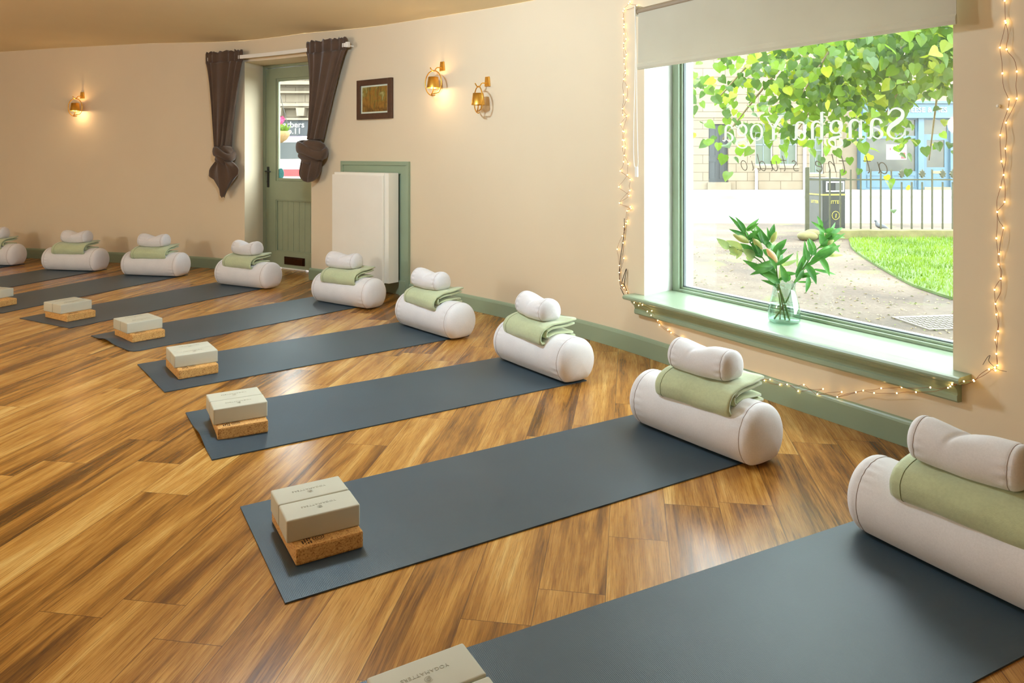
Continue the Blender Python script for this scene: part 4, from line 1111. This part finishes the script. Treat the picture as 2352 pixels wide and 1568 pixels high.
M_pave = simple('pavement_slab', (124, 116, 106), .9, .08, 2, .3, 40, .004)
M_kerb = simple('mossy_kerb_stone', (94, 89, 54), .95, .25, 6, .5, 25, .01)
mb = MB(); mb.box((-30, 5.3, GZ-.2), (30, 15.4, GZ)); 
# keep the ground outside the room: it lies below the floor level
tag(mb.obj('trim_2', M_dirt), 'bare trodden earth outside the window', 'ground', kind='structure').name = 'ground'
mb = MB(); mb.box((2.2, .4, GZ-.2), (30, 5.3, GZ)); tag(mb.obj('ground', M_dirt), 'bare earth against the outside of the window wall', 'ground', kind='structure')
mb = MB(); mb.box((-40, 15.4, GZ-.25), (40, 24, GZ-.02)); tag(mb.obj('road', M_road), 'pale road running past the shops', 'road', kind='structure')
mb = MB(); mb.box((-40, 24, GZ-.25), (40, 34, GZ+.09)); tag(mb.obj('pavement', M_pave), 'raised pavement in front of the shops', 'pavement', kind='structure')
LAWN = [(5.75, 12.46), (5.52, 12.0), (5.12, 11.02), (4.71, 9.52), (4.41, 8.23), (4.36, 7.71), (4.38, 7.2), (4.6, 6.4), (5.2, 5.6), (12, 5.4), (12, 12.46)]
lw = spline([p + (0,) for p in LAWN], 4)
mb = MB(); mb.add([(x, y, GZ+.004) for x, y, _ in lw]+[(x, y, GZ+.03) for x, y, _ in lw], [tuple(range(len(lw)*2-1, len(lw)-1, -1))]+[(i, (i+1) % len(lw), (i+1) % len(lw)+len(lw), i+len(lw)) for i in range(len(lw))])
tag(mb.obj('lawn', M_lawn), 'bright green patch of lawn outside the window', 'lawn', kind='structure')
def inlawn(x, y):
    c = False
    for i in range(len(lw)):
        a, b = lw[i], lw[i-1]
        if (a[1] > y) != (b[1] > y) and x < (b[0]-a[0])*(y-a[1])/(b[1]-a[1])+a[0]: c = not c
    return c
mb = MB(); rg = random.Random(3); cnt = 0
while cnt < 9000:
    x, y = rg.uniform(4.3, 9.2), rg.uniform(5.6, 12.5)
    if not inlawn(x, y) or x/y > .68 or y > 12.36: continue
    cnt += 1; hh = rg.uniform(.03, .085); a = rg.uniform(0, 6.28); w = rg.uniform(.004, .009)
    lx, ly = rg.uniform(-.03, .03), rg.uniform(-.03, .03)
    mb.add([(x-w*math.cos(a), y-w*math.sin(a), GZ+.02), (x+w*math.cos(a), y+w*math.sin(a), GZ+.02), (x+lx, y+ly, GZ+.02+hh)], [(0, 1, 2)])
tag(mb.obj('grass', M_grass, fix=False), 'short bright grass growing on the lawn', 'grass', kind='stuff')
# fallen leaf scraps on the earth
mb = MB(); cnt = 0
while cnt < 900:
    y = 5.7+7*rg.random()**1.4; x = rg.uniform(.22, .62)*y
    if inlawn(x, y): continue
    cnt += 1; w = rg.uniform(.008, .022); a = rg.uniform(0, 6.28); c_, s_ = math.cos(a)*w, math.sin(a)*w
    mb.add([(x-c_, y-s_, GZ+.003), (x+s_*.5, y-c_*.5, GZ+.012), (x+c_, y+s_, GZ+.005), (x-s_*.5, y+c_*.5, GZ+.010)], [(0, 1, 2, 3)], 0 if rg.random() < .6 else 1)
tag(mb.obj('leaf_litter', [simple('dry_leaf_scrap', (150, 132, 92), .9), simple('moss_scrap', (92, 104, 36), .9)], fix=False), 'dry leaf scraps scattered over the bare earth', 'leaf litter', kind='stuff')
# low kerb the railing stands on
mb = MB()
def kb(x): return .012*noise.noise((x*1.7, 3, 1))
rows = []
for k in range(60):
    x = 5.1+k*.12; e = min(1, (k+1)/5)
    rows.append([(x, 12.50+kb(x), GZ-.02), (x, 12.52+kb(x+9), GZ+.14*e+kb(x*2)), (x, 12.57, GZ+.155*e+kb(x*2)), (x, 12.80, GZ+.15*e), (x, 12.82, GZ-.02)])
mb.grid(rows, True, caps=True); tag(mb.obj('kerb', M_kerb), 'low mossy stone kerb under the iron railing', 'kerb', kind='structure')
mb = MB()
mb.ball((4.95, 12.3, GZ+.07), .17, 10, sz=.5); mb.ball((5.12, 12.5, GZ+.08), .15, 10, sz=.6)
me = mb.mesh('rubble_stone'); 
for v in me.vertices: v.co += v.co.normalized()*.03*noise.noise(v.co*6)
tag(link('kerb_stone', me, M_kerb, None, None, True), 'rounded broken end stone of the mossy kerb', 'stone')
# iron railing
M_iron = simple('weathered_iron', (52, 52, 29), .7, .3, 20, .3, 60)
t = empty('iron_railing', fr(5.077, 12.66, GZ+.13), 'weathered iron railing with cross finials between lawn and road', 'railing')
zt = .735-GZ-.13
mb = MB(); mb.box((-.02, -.02, -.06), (.045, .02, .95-GZ-.13+.0)); mb.obj('end_post', M_iron, t, bevel=.004)
mb = MB(); mb.box((.0, -.008, zt-.012), (3.4, .008, zt+.012)); mb.obj('rail', M_iron, t)
px = [1883, 1906, 1930, 1954, 1977, 2000, 2023, 2047, 2071, 2094, 2118, 2141, 2165, 2188]
fin = {2071, 2118, 2165, 2188}; short = {2094}
mb = MB(); mb.box((-.011, -.011, 0), (.011, .011, .93-GZ-.13+.02)); bar_me = mb.mesh('bar'); bar_me.materials.append(M_iron)
mb = MB(); mb.box((-.011, -.011, 0), (.011, .011, zt)); sbar = mb.mesh('bar'); sbar.materials.append(M_iron)
mb = MB()
mb.prism([(-.012, -.02), (.012, -.02), (.02, .01), (.05, .0), (.035, .03), (.062, .055), (.03, .075), (.04, .10), (.015, .10), (0, .135), (-.015, .10), (-.04, .10), (-.03, .075), (-.062, .055), (-.035, .03), (-.05, .0), (-.02, .01)], -.016, .016)
fin_me = mb.mesh('finial', .004, 1); fin_me.materials.append(M_iron)
for k, x in enumerate(px):
    lx = (x-1176)/1686*12.66-5.077
    ob = bpy.data.objects.new('bar', sbar if (x in fin or x in short) else bar_me); COL.objects.link(ob); ob.parent = t; ob.location = (lx, 0, -.04)
    if x in fin:
        ob = bpy.data.objects.new('finial', fin_me); COL.objects.link(ob); ob.parent = t; ob.location = (lx, 0, zt+.05)
        mb = MB(); mb.box((-.011, -.011, -.06), (.011, .011, .06)); 
        ob.data = fin_me
# litter bin
M_bin = simple('dark_green_bin', (29, 31, 24), .55, .12, 8)
M_binside = simple('grey_bin_side', (67, 67, 62), .6, .12, 8)
M_binhole = simple('bin_opening_dark', (30, 32, 30), .8)
M_yel = simple('yellow_band', (180, 165, 59), .5)
M_lightgrey = simple('light_grey_plate', (165, 168, 165), .5)
BX = fr(5.632, 13.3, GZ-.0, R(12))
t = empty('litter_bin', BX, 'dark square litter bin standing behind the iron railing', 'litter bin')
mb = MB(); mb.box((0, 0, .02), (.46, .46, .985)); mb.obj('body', M_bin, t, bevel=.01)
mb = MB(); mb.box((-.02, -.02, .98), (.48, .48, 1.01)); mb.obj('lid', M_bin, t, bevel=.01)
mb = MB(); barframe(mb, .06, .43, .76, .95, .025, -.012, -.001); mb.obj('opening_frame', M_lightgrey, t)
mb = MB(); mb.box((.085, -.008, .785), (.24, -.001, .925)); mb.obj('opening', M_binhole, t)
mb = MB(); mb.box((.25, -.009, .785), (.405, -.001, .925)); mb.obj('notice_plate', M_binside, t)
mb = MB(); mb.box((-.003, -.004, .695), (.463, .463, .72)); mb.obj('yellow_band', M_yel, t)
mb = MB(); mb.box((-.006, .004, .03), (-.001, .45, .68)); mb.box((-.006, .004, .72), (-.001, .45, .97)); mb.obj('lit_side', M_binside, t)  # paler sheet: the light on the bin's left face, put into its colour
tm = text_mesh('LITTER', .085, .001); tm.transform(Matrix.Translation((.25, -.003, .57)) @ Matrix.Rotation(PI/2, 4, 'X')); link('lettering', tm, M_yel, t)
tm = text_mesh('LITTER', .075, .001); tm.transform(Matrix.Translation((-.0075, .23, .57)) @ Matrix.Rotation(-PI/2, 4, 'Z') @ Matrix.Rotation(PI/2, 4, 'X')); link('lettering', tm, M_yel, t)
mb = MB()
P = [(.26+.075*math.cos(2*PI*k/24), -.003, .33+.075*math.sin(2*PI*k/24)) for k in range(24)]; mb.tube(P, .004, 6, closed=True); mb.tube([(.26, -.003, .29), (.27, -.003, .36)], .008, 6); mb.obj('emblem', M_yel, t)
# pigeon
M_pig = simple('pigeon_plumage', (92, 94, 99), .8, .2, 30)
PG = fr(6.5, 12.95, GZ+.115, R(0))
sk = bpy.data.meshes.new('pigeon')
jo = [(.0, 0, .055), (.06, 0, .04), (.15, 0, .008), (-.055, 0, .085), (-.08, 0, .13), (-.088, 0, .155), (-.115, 0, .15)]
mb = MB()
P = spline([(.17, 0, .002), (.12, 0, .018), (.05, 0, .05), (0, 0, .066), (-.045, 0, .085), (-.068, 0, .12), (-.078, 0, .145), (-.09, 0, .158), (-.104, 0, .15), (-.12, 0, .144)], 5)
rad = spline([(.006,), (.02,), (.043,), (.052,), (.044,), (.028,), (.02,), (.021,), (.012,), (.002,)], 5)
mb.tube(P, [max(.002, r[0]) for r in rad], 14)
pg = mb.obj('pigeon', M_pig, None, PG, sm=True); tag(pg, 'grey pigeon on the kerb behind the railing', 'pigeon')
mb = MB(); 
for y in (-.018, .018): mb.tube([(-.005, y, .03), (-.008, y, -.0)], .003, 6); mb.tube([(-.008, y, .0), (-.03, y, 0)], .003, 6)
mb.obj('leg', simple('pigeon_leg', (143, 76, 76), .7), pg)
# drain cover
mb = MB(); mb.box((-.36, -.24, 0), (.36, .24, .012))
for a in range(12):
    for b in range(7): mb.box((-.33+a*.055, -.2+b*.058, .012), (-.30+a*.055, -.17+b*.058, .018))
tag(mb.obj('drain_cover', simple('worn_iron_cover', (88, 80, 70), .7, .1, 20), None, fr(3.74, 6.3, GZ, R(8))), 'square patterned drain cover in the earth outside the window', 'drain cover')

# stone terrace across the road
def sandstone():
    t = NT('coursed_sandstone'); co = t.n('ShaderNodeTexCoord').outputs['Object']
    mp = t.n('ShaderNodeMapping', {'Vector': co, 'Rotation': (PI/2, 0, 0)}).outputs[0]
    b = t.n('ShaderNodeTexBrick', {'Vector': mp, 'Color1': lin(123, 111, 94), 'Color2': lin(116, 104, 87), 'Mortar': lin(82, 71, 57), 'Scale': 1.0, 'Mortar Size': .012, 'Brick Width': .85, 'Row Height': .33}).outputs[0]
    nz = t.n('ShaderNodeTexNoise', {'Vector': co, 'Scale': 3, 'Detail': 5}).outputs[0]
    c = t.mix(.25, b, t.ramp(nz, [(.3, (.6, .5, .4, 1)), (.7, (1, 1, 1, 1))]), 'MULTIPLY')
    return t.bsdf({'Base Color': c, 'Roughness': .95}, t.bump(nz, .3, .02))
M_sand = sandstone()
M_sand2 = simple('dressed_sandstone', (118, 106, 89), .95, .1, 3, .3, 15, .01)
M_dark = simple('charcoal_door_paint', (37, 39, 39), .5, .08, 4)
M_sash = simple('white_sash_paint', (140, 140, 136), .5, .02)
M_blindgreen = simple('pale_window_screen', (76, 84, 70), .6, .06, 3)
M_blue = simple('pale_blue_shopfront', (64, 90, 104), .5, .06, 3)
M_shopglass = simple('dim_shop_glass', (55, 55, 45), .2, .35, 1.6)
GP = GZ+.09
def facade(name, x0, x1, y, h, label, cat, mat=None):
    t = empty(name, fr(x0, y, GP), label, cat)
    return t
def panels(mb, x0, z0, x1, z1, y):
    barframe(mb, x0, x1, z0, z1, .03, y-.02, y)
t = facade('terraced_house', 6.0, 12.6, 28, 7, 'pale sandstone house with charcoal door across the road', 'house')
def wall_holes(mb, L, H, holes, y0, y1):
    xs = sorted({0, L}|{v for h in holes for v in (h[0], h[2])}); zs = sorted({0, H}|{v for h in holes for v in (h[1], h[3])})
    for a, b in zip(xs, xs[1:]):
        for c, d in zip(zs, zs[1:]):
            if any(h[0] <= a and b <= h[2] and h[1] <= c and d <= h[3] for h in holes): continue
            mb.box((a, y0, c), (b, y1, d))
holes = [(1.50, .28, 2.26, 2.5), (3.28, .92, 3.96, 2.5), (4.22, .92, 4.9, 2.5), (5.35, .6, 5.9, 2.4), (.25, .3, .75, 2.4)]
mb = MB(); wall_holes(mb, 6.6, 7.2, holes, 0, .5); mb.obj('wall', M_sand, t)
mb = MB(); mb.box((1.44, -.12, .0), (2.32, .0, .27)); mb.obj('doorstep', M_sand2, t)
d = MB(); d.box((1.5, .12, .28), (2.26, .17, 2.5)); d = d.obj('door', M_dark, t)
mb = MB()
for a in (1.56, 1.94):
    for c, e in ((.42, 1.08), (1.28, 2.3)): barframe(mb, a, a+.25, c, e, .03, .10, .125)
mb.obj('moulding', M_dark, d)
mb = MB(); mb.ball((1.9, .1, 1.18), .035, 8); mb.ball((1.9, .1, 1.52), .025, 8); mb.obj('knob', M_gold, d)
for a, c, b, e in holes[1:4]:
    w = MB(); barframe(w, a, b, c, e, .05, .10, .16); w = w.obj('window', M_sash, t)
    mb = MB(); mb.box((a+.05, .13, c+.05), (b-.05, .14, e-.05)); mb.obj('pane', M_blindgreen, w)
    mb = MB(); mb.box((a+.05, .115, (c+e)/2-.02), (b-.05, .13, (c+e)/2+.02)); mb.box(((a+b)/2-.012, .115, c+.05), ((a+b)/2+.012, .13, e-.05)); mb.obj('glazing_bar', M_gasket, w)
    mb = MB(); mb.box((a-.05, -.06, c-.1), (b+.05, .1, c)); mb.obj('sill', M_sand2, w)
w = MB(); w.box((.25, .15, .3), (.75, .2, 2.4)); w = w.obj('side_door', simple('blue_grey_door', (126, 143, 168), .5), t)
mb = MB(); mb.tube([(3.3, -.06, .0), (3.3, -.06, .72), (3.3, .02, .8)], .05, 10); mb.obj('waste_pipe', M_whiteplastic, t)
mb = MB(); mb.tube([(5.14, -.07, 0), (5.14, -.07, 7)], .06, 10); mb.obj('downpipe', M_whiteplastic, t)
mb = MB(); mb.box((-.0, -.03, 2.75), (6.6, 0, 2.95)); mb.obj('string_course', M_sand2, t)

t = facade('shop', 12.95, 20, 28, 7, 'pale blue shopfront with cheese sign across the road', 'shop')
mb = MB(); mb.box((-.3, .25, 0), (7, .8, 7.2)); mb.obj('wall', M_sand2, t)
f = MB(); f.box((.35, -.18, 2.78), (6.5, .2, 3.27)); f = f.obj('fascia', M_blue, t)
mb = MB(); mb.box((.3, -.28, 3.27), (6.55, .2, 3.36)); mb.box((.35, -.22, 2.72), (6.5, .2, 2.79)); mb.obj('cornice', M_blue, f)
tm = text_mesh('CHEESE & PIES', .27, .01, 'LEFT', 1.05); tm.transform(Matrix.Translation((1.75, -.2, 3.02)) @ Matrix.Rotation(PI/2, 4, 'X')); link('sign_lettering', tm, simple('cream_letters', (205, 198, 180), .6), f)
mb = MB()
for a, b in ((.3, .5), (2.5, 2.72), (3.72, 3.92), (5.2, 5.4)): mb.box((a, -.1, 0), (b, .2, 2.75))
mb.obj('pilaster', M_blue, t, bevel=.02)
mb = MB(); mb.box((.5, -.02, 0), (2.5, .2, .64)); panels(mb, .58, .08, 1.45, .56, -.02); panels(mb, 1.55, .08, 2.42, .56, -.02); mb.obj('stall_riser', M_blue, t)
mb = MB(); mb.box((3.92, -.02, 0), (5.2, .2, .64)); mb.obj('stall_riser', M_blue, t)
for a, b in ((.5, 2.5), (3.92, 5.2)):
    w = MB(); barframe(w, a, b, .64, 2.72, .06, 0, .12); w.box((a+.06, 0, 1.95), (b-.06, .12, 2.05)); w = w.obj('window', M_blue, t)
    mb = MB(); mb.box((a+.06, .05, .7), (b-.06, .06, 1.95)); mb.box((a+.06, .05, 2.05), (b-.06, .06, 2.66)); mb.obj('pane', M_shopglass, w)
mb = MB(); mb.box((1.35, .035, 1.15), (2.12, .047, 1.72)); po = mb.obj('poster', M_mount, t)
M_red = simple('red_print', (173, 50, 55), .6)
mb = MB(); mb.box((1.9, .030, 1.17), (2.08, .034, 1.42)); mb.box((1.47, .030, 1.5), (1.53, .034, 1.6))
for k in range(6): mb.box((1.42+.11*k, .031, 1.65), (1.46+.11*k, .034, 1.67))
mb.obj('print', M_red, po)
d = MB(); barframe(d, 2.72, 3.72, .1, 2.05, .16, .02, .1, .75); d = d.obj('door', M_blue, t)
mb = MB(); mb.box((2.88, .05, .85), (3.56, .06, 1.89)); mb.obj('pane', M_shopglass, d)
mb = MB(); mb.box((3.05, .0, .62), (3.4, .02, .7)); mb.obj('letter_plate', M_gold, d)
w = MB(); barframe(w, 2.72, 3.72, 2.05, 2.72, .06, .02, .1); w = w.obj('fanlight', M_blue, t)
mb = MB(); mb.box((2.78, .05, 2.11), (3.66, .06, 2.66)); mb.obj('pane', M_shopglass, w)
mb = MB(); mb.box((2.72, -.12, 0), (3.72, .2, .1)); mb.obj('doorstep', M_sand2, t)

# barber shop seen through the door glass
M_charc = simple('charcoal_fascia', (39, 42, 45), .6, .05)
t = facade('barber_shop', -11.2, -7, 32, 8, 'stone building with dark barber sign seen through the door glass', 'shop')
mb = MB(); mb.box((0, .2, -.2), (5.4, .8, 9)); mb.obj('wall', M_sand, t)
f = MB(); f.box((.5, -.1, 2.15), (4.6, .2, 2.83)); f = f.obj('fascia', M_charc, t)
M_cream = simple('cream_letter_paint', (207, 202, 190), .6)
tm = text_mesh('Barbers', .36, .01); tm.transform(Matrix.Translation((1.62, -.115, 2.62)) @ Matrix.Rotation(PI/2, 4, 'X')); link('sign_lettering', tm, M_cream, f)
tm = text_mesh('No.11', .34, .01); tm.transform(Matrix.Translation((1.62, -.115, 2.34)) @ Matrix.Rotation(PI/2, 4, 'X')); link('sign_lettering', tm, M_cream, f)
for z, hh, dp in ((2.83, .08, .25), (3.35, .06, .2), (3.42, .12, .35), (4.0, .08, .2), (4.35, .15, .4), (4.95, .1, .3)):
    mb = MB(); mb.box((.2, -dp, z), (5.2, .2, z+hh)); mb.obj('cornice', M_sand2, t)
mb = MB()
for x in (.9, 1.9): mb.prism([(x, 3.0), (x+.3, 3.0), (x+.34, 3.36), (x-.04, 3.36)], -.3, .2)
mb.obj('corbel', M_sand2, t)
mb = MB(); mb.prism([(.4, 5.1), (5.0, 5.1), (5.0, 5.6), (.4, 5.6)], -.6, -.2); mb.obj('red_awning', M_red, t)
w = MB(); barframe(w, .5, 4.6, .6, 2.1, .1, -.02, .15); w = w.obj('window', M_frame, t)
mb = MB(); mb.box((.6, .05, .7), (4.5, .06, 2.0)); mb.obj('pane', M_shopglass, w)
mb = MB(); mb.box((.6, .02, 1.0), (4.5, .04, 1.35)); mb.obj('window_display', simple('orange_brown_display', (160, 109, 76), .6, .5, 2), w)
mb = MB(); mb.box((.5, -.05, 2.0), (4.6, .1, 2.15)); mb.obj('shutter_box', simple('mauve_blind', (126, 109, 134), .6, .2, 1), t)
# parked car seen through the door glass
t = empty('parked_car', fr(-4.6, 13.6, GZ, R(8)), 'white car with a red stripe parked outside the door', 'car')
M_carw = simple('white_car_paint', (205, 205, 205), .25, .01)
M_carg = simple('car_window_tint', (59, 66, 71), .1, .3, 2)
prof = [(-2.3, .3), (-2.35, 1.0), (-1.95, 1.2), (-1.1, 1.3), (-.5, 1.72), (1.6, 1.78), (2.2, 1.25), (2.3, .9), (2.3, .4), (2.25, .28)]
mb = MB(); mb.prism(prof, -.85, .85); mb.obj('body', M_carw, t, bevel=.06, seg=3, sm=True)
mb = MB(); mb.prism([(-.95, 1.36), (-.5, 1.63), (.3, 1.65), (.3, 1.36)], -.862, -.84); mb.prism([(.38, 1.36), (.38, 1.65), (1.5, 1.67), (1.85, 1.38)], -.862, -.84); mb.obj('side_window', M_carg, t)
mb = MB(); mb.box((-2.2, -.868, 1.06), (2.2, -.85, 1.18)); mb.obj('red_stripe', M_red, t)
for x in (-1.35, 1.35):
    mb = MB(); P = []; mb.tube([(x, -.88, .31), (x, -.66, .31)], .31, 24); w = mb.obj('wheel', M_black, t)
    mb = MB(); mb.tube([(x, -.885, .31), (x, -.87, .31)], .19, 20); mb.obj('wheel_trim', M_lightgrey, w)
mb = MB(); mb.box((-.85, -1.02, 1.30), (-.7, -.86, 1.45)); mb.obj('wing_mirror', M_carw, t, bevel=.02)
# hanging basket
HB = fr(-2.735, 8.55, 0)
t = empty('hanging_basket', HB, 'round hanging basket of pink flowers outside the door', 'hanging basket')
mb = MB(); mb.lathe([(.01, 1.30), (.06, 1.31), (.11, 1.345), (.138, 1.39), (.146, 1.44), (.138, 1.443), (.02, 1.43)], 28); mb.obj('basket', simple('coir_liner', (148, 118, 77), .9, .2, 20, .4, 40, .01), t, sm=True)
mb = MB()
for k in range(3): a = k*2.1; mb.tube([(.14*math.cos(a), .14*math.sin(a), 1.44), (0, 0, 2.0)], .004, 6)
mb.tube([(0, 0, 2.0), (0, 0, 2.12), (.0, -.55, 2.2)], .008, 6)
mb.obj('chain', M_black, t)
mb = MB(); rg = random.Random(5)
for _ in range(150):
    a = rg.uniform(0, 6.28); r = rg.uniform(0, .12); b = Vector((r*math.cos(a), r*math.sin(a), 1.44)); tp = b+Vector((rg.uniform(-.06, .06), rg.uniform(-.06, .06), rg.uniform(.02, .10)))
    leaf(mb, b, tp, .035, .2, .1, rg.uniform(0, 6), 4)
mb.obj('foliage', M_tree, t, fix=False)
fl_ = MB()
M_pink = simple('pink_petal', (186, 59, 118), .6)
for _ in range(14):
    a = rg.uniform(0, 6.28); r = rg.uniform(0, .12); c = Vector((r*math.cos(a), r*math.sin(a), 1.50+rg.uniform(0, .06)))
    if _ == 0: c = Vector((.09, -.1, 1.585))
    if _ == 1: c = Vector((.10, -.11, 1.575))
    for q in range(5): leaf(fl_, c, c+Vector((.035*math.cos(q*1.26), -.01, .035*math.sin(q*1.26))), .03, .2, 0, 0, 4)
fl_.obj('flower', M_pink, t, fix=False)
# lime tree overhanging the window: trunk stands to the right, out of the window's view
t = empty('lime_tree', fr(7.6, 4.6, GZ), 'leafy lime tree branches hanging across the top of the window', 'tree')
def tw(x, y, z): return Vector((x-7.6, y-4.6, z-GZ))
mb = MB()
mb.tube([tw(7.6, 4.6, GZ-.05), tw(7.62, 4.6, 1.0), tw(7.5, 4.7, 2.6), tw(7.3, 4.8, 4.2)], [.22, .17, .15, .12], 14)
mb.obj('trunk', M_bark, t, sm=True)
rg = random.Random(21); mb = MB(); lf = MB()
def heart(c, ax, sd, s):
    ax.normalize(); sd = (sd-ax*sd.dot(ax)).normalized(); nr = ax.cross(sd)
    pts = [(0, 0), (.30, -.10), (.5, .12), (.48, .42), (.28, .74), (0, 1.05), (-.28, .74), (-.48, .42), (-.5, .12), (-.30, -.10)]
    vs = [c+sd*(x*s)+ax*(y*s)+nr*(abs(x)*s*.22-y*y*s*.15) for x, y in pts]+[c+ax*(.4*s)]
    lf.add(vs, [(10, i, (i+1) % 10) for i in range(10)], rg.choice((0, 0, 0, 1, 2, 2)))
def droop(x0, z0, y0, x1, z1, y1, n, spread=.28):
    P = spline([tuple(tw(x0, y0, z0)), tuple(tw((x0+x1)/2, (y0+y1)/2, (z0+z1)/2+.12)), tuple(tw(x1, y1, z1))], 8)
    mb.tube(P, [.018-.013*k/(len(P)-1) for k in range(len(P))], 6)
    for _ in range(int(n*1.5)):
        f = rg.random()**.8; p = Vector(P[int(f*(len(P)-1))])
        c = p+Vector((rg.gauss(0, spread), rg.gauss(0, spread*.9), rg.gauss(-.03, spread*.62)))
        if c.z+GZ < 1.13 and rg.random() < .8: continue
        X, Y, Z = c.x+7.6, c.y+4.6, c.z+GZ      # a gap in the leaves beside the shop sign
        if .545 < X/Y < .64 and .02 < (Z-1.18)/Y < .08 and rg.random() < .93: continue
        heart(c, Vector((rg.uniform(-.6, .6), rg.uniform(-.6, .3), rg.uniform(-1.1, -.1))), Vector((1, rg.uniform(-.8, .8), rg.uniform(-.5, .5))), rg.uniform(.05, .09))
main = [tuple(tw(7.35, 4.8, 3.6)), tuple(tw(6.0, 5.4, 3.2)), tuple(tw(4.2, 6.0, 2.7)), tuple(tw(2.4, 6.3, 2.35))]
P = spline(main, 8); mb.tube(P, [.09-.06*k/(len(P)-1) for k in range(len(P))], 10)
for (a, b, c, d, e, f_, n) in [
    (4.6, 2.8, 6.0, 3.7, 1.62, 5.2, 420), (4.2, 2.7, 6.1, 3.3, 1.70, 5.0, 420), (3.6, 2.6, 6.2, 2.7, 1.66, 5.3, 420), (3.2, 2.5, 6.3, 2.2, 1.62, 5.6, 360), (2.8, 2.5, 6.3, 1.65, 1.62, 5.9, 230),
    (5.0, 2.9, 6.0, 4.0, 1.9, 5.4, 380), (4.0, 2.6, 6.3, 3.1, 1.42, 6.2, 300), (3.4, 2.5, 6.4, 2.5, 1.40, 6.4, 260), (4.8, 2.7, 6.5, 4.4, 1.62, 6.8, 220), (3.8, 2.6, 6.3, 3.75, 1.12, 6.6, 90), (3.0, 2.5, 6.3, 1.75, 1.30, 6.1, 90), (3.3, 2.4, 5.0, 2.6, 1.95, 4.9, 260), (4.1, 2.5, 5.0, 3.3, 1.95, 4.7, 260)]:
    droop(a, b, c, d, e, f_, n)
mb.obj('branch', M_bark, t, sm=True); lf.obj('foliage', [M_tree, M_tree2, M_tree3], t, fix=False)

# ------------------------------------------------------------------ light
FILL_LIGHTS = [(-1.2, 3.6, 2.2, 94, .1, (.76, 1, 1.22)), (-5.4, 2.2, 1.62, 104, .14, (.90, .98, .98)), (-7.4, 2.3, 1.62, 60, .14, (.97, .94, .84)), (-1.2, .5, 1.98, 4, .14, (1, .93, .8))]  # unseen point lights added in the room to brighten walls and ceiling
wd = bpy.data.worlds.new('sky'); sc.world = wd; wd.use_nodes = True
bg = wd.node_tree.nodes['Background']; bg.inputs[0].default_value = (.90, .98, 1.04, 1); bg.inputs[1].default_value = 10
def portal(mw, sx, sz):
    ld = bpy.data.lights.new('daylight_portal', 'AREA'); ld.shape = 'RECTANGLE'; ld.size = sx; ld.size_y = sz; ld.cycles.is_portal = True
    o = bpy.data.objects.new('daylight_portal', ld); COL.objects.link(o); o.matrix_world = mw
portal(wframe(.638, 1.15, -.36) @ Matrix.Rotation(-PI/2, 4, 'X'), 1.8, 1.65)
portal(wframe(5.80, 1.43, -.40) @ Matrix.Rotation(-PI/2, 4, 'X'), .62, 1.1)
def lamp(x, y, z, w, col=(1, .92, .77), r=.14):
    ld = bpy.data.lights.new('fill_light', 'POINT'); ld.energy = w; ld.color = col; ld.shadow_soft_size = r
    o = bpy.data.objects.new('fill_light', ld); COL.objects.link(o); o.location = (x, y, z)
    return o
for x, y, z, w, r, c in FILL_LIGHTS: lamp(x, y, z, w, c, r)

# ------------------------------------------------------------------ camera
cd = bpy.data.cameras.new('camera'); cam = bpy.data.objects.new('camera', cd); COL.objects.link(cam)
cam.location = (0, 0, 1.1777); cam.rotation_euler = (PI/2, 0, 0)
cd.sensor_width = 36; cd.lens = 36*1686/2352; cd.shift_y = -(784-353.5)/2352; cd.clip_start = .05; cd.clip_end = 200
sc.camera = cam
sc.view_settings.view_transform = 'Standard'; sc.view_settings.look = 'None'; sc.view_settings.gamma = 1
sc.view_settings.use_curve_mapping = False; sc.view_settings.exposure = 0.28
sc.cycles.use_denoising = True
sc.cycles.max_bounces = 10; sc.cycles.diffuse_bounces = 5; sc.cycles.transparent_max_bounces = 16
sc.cycles.sample_clamp_indirect = 6
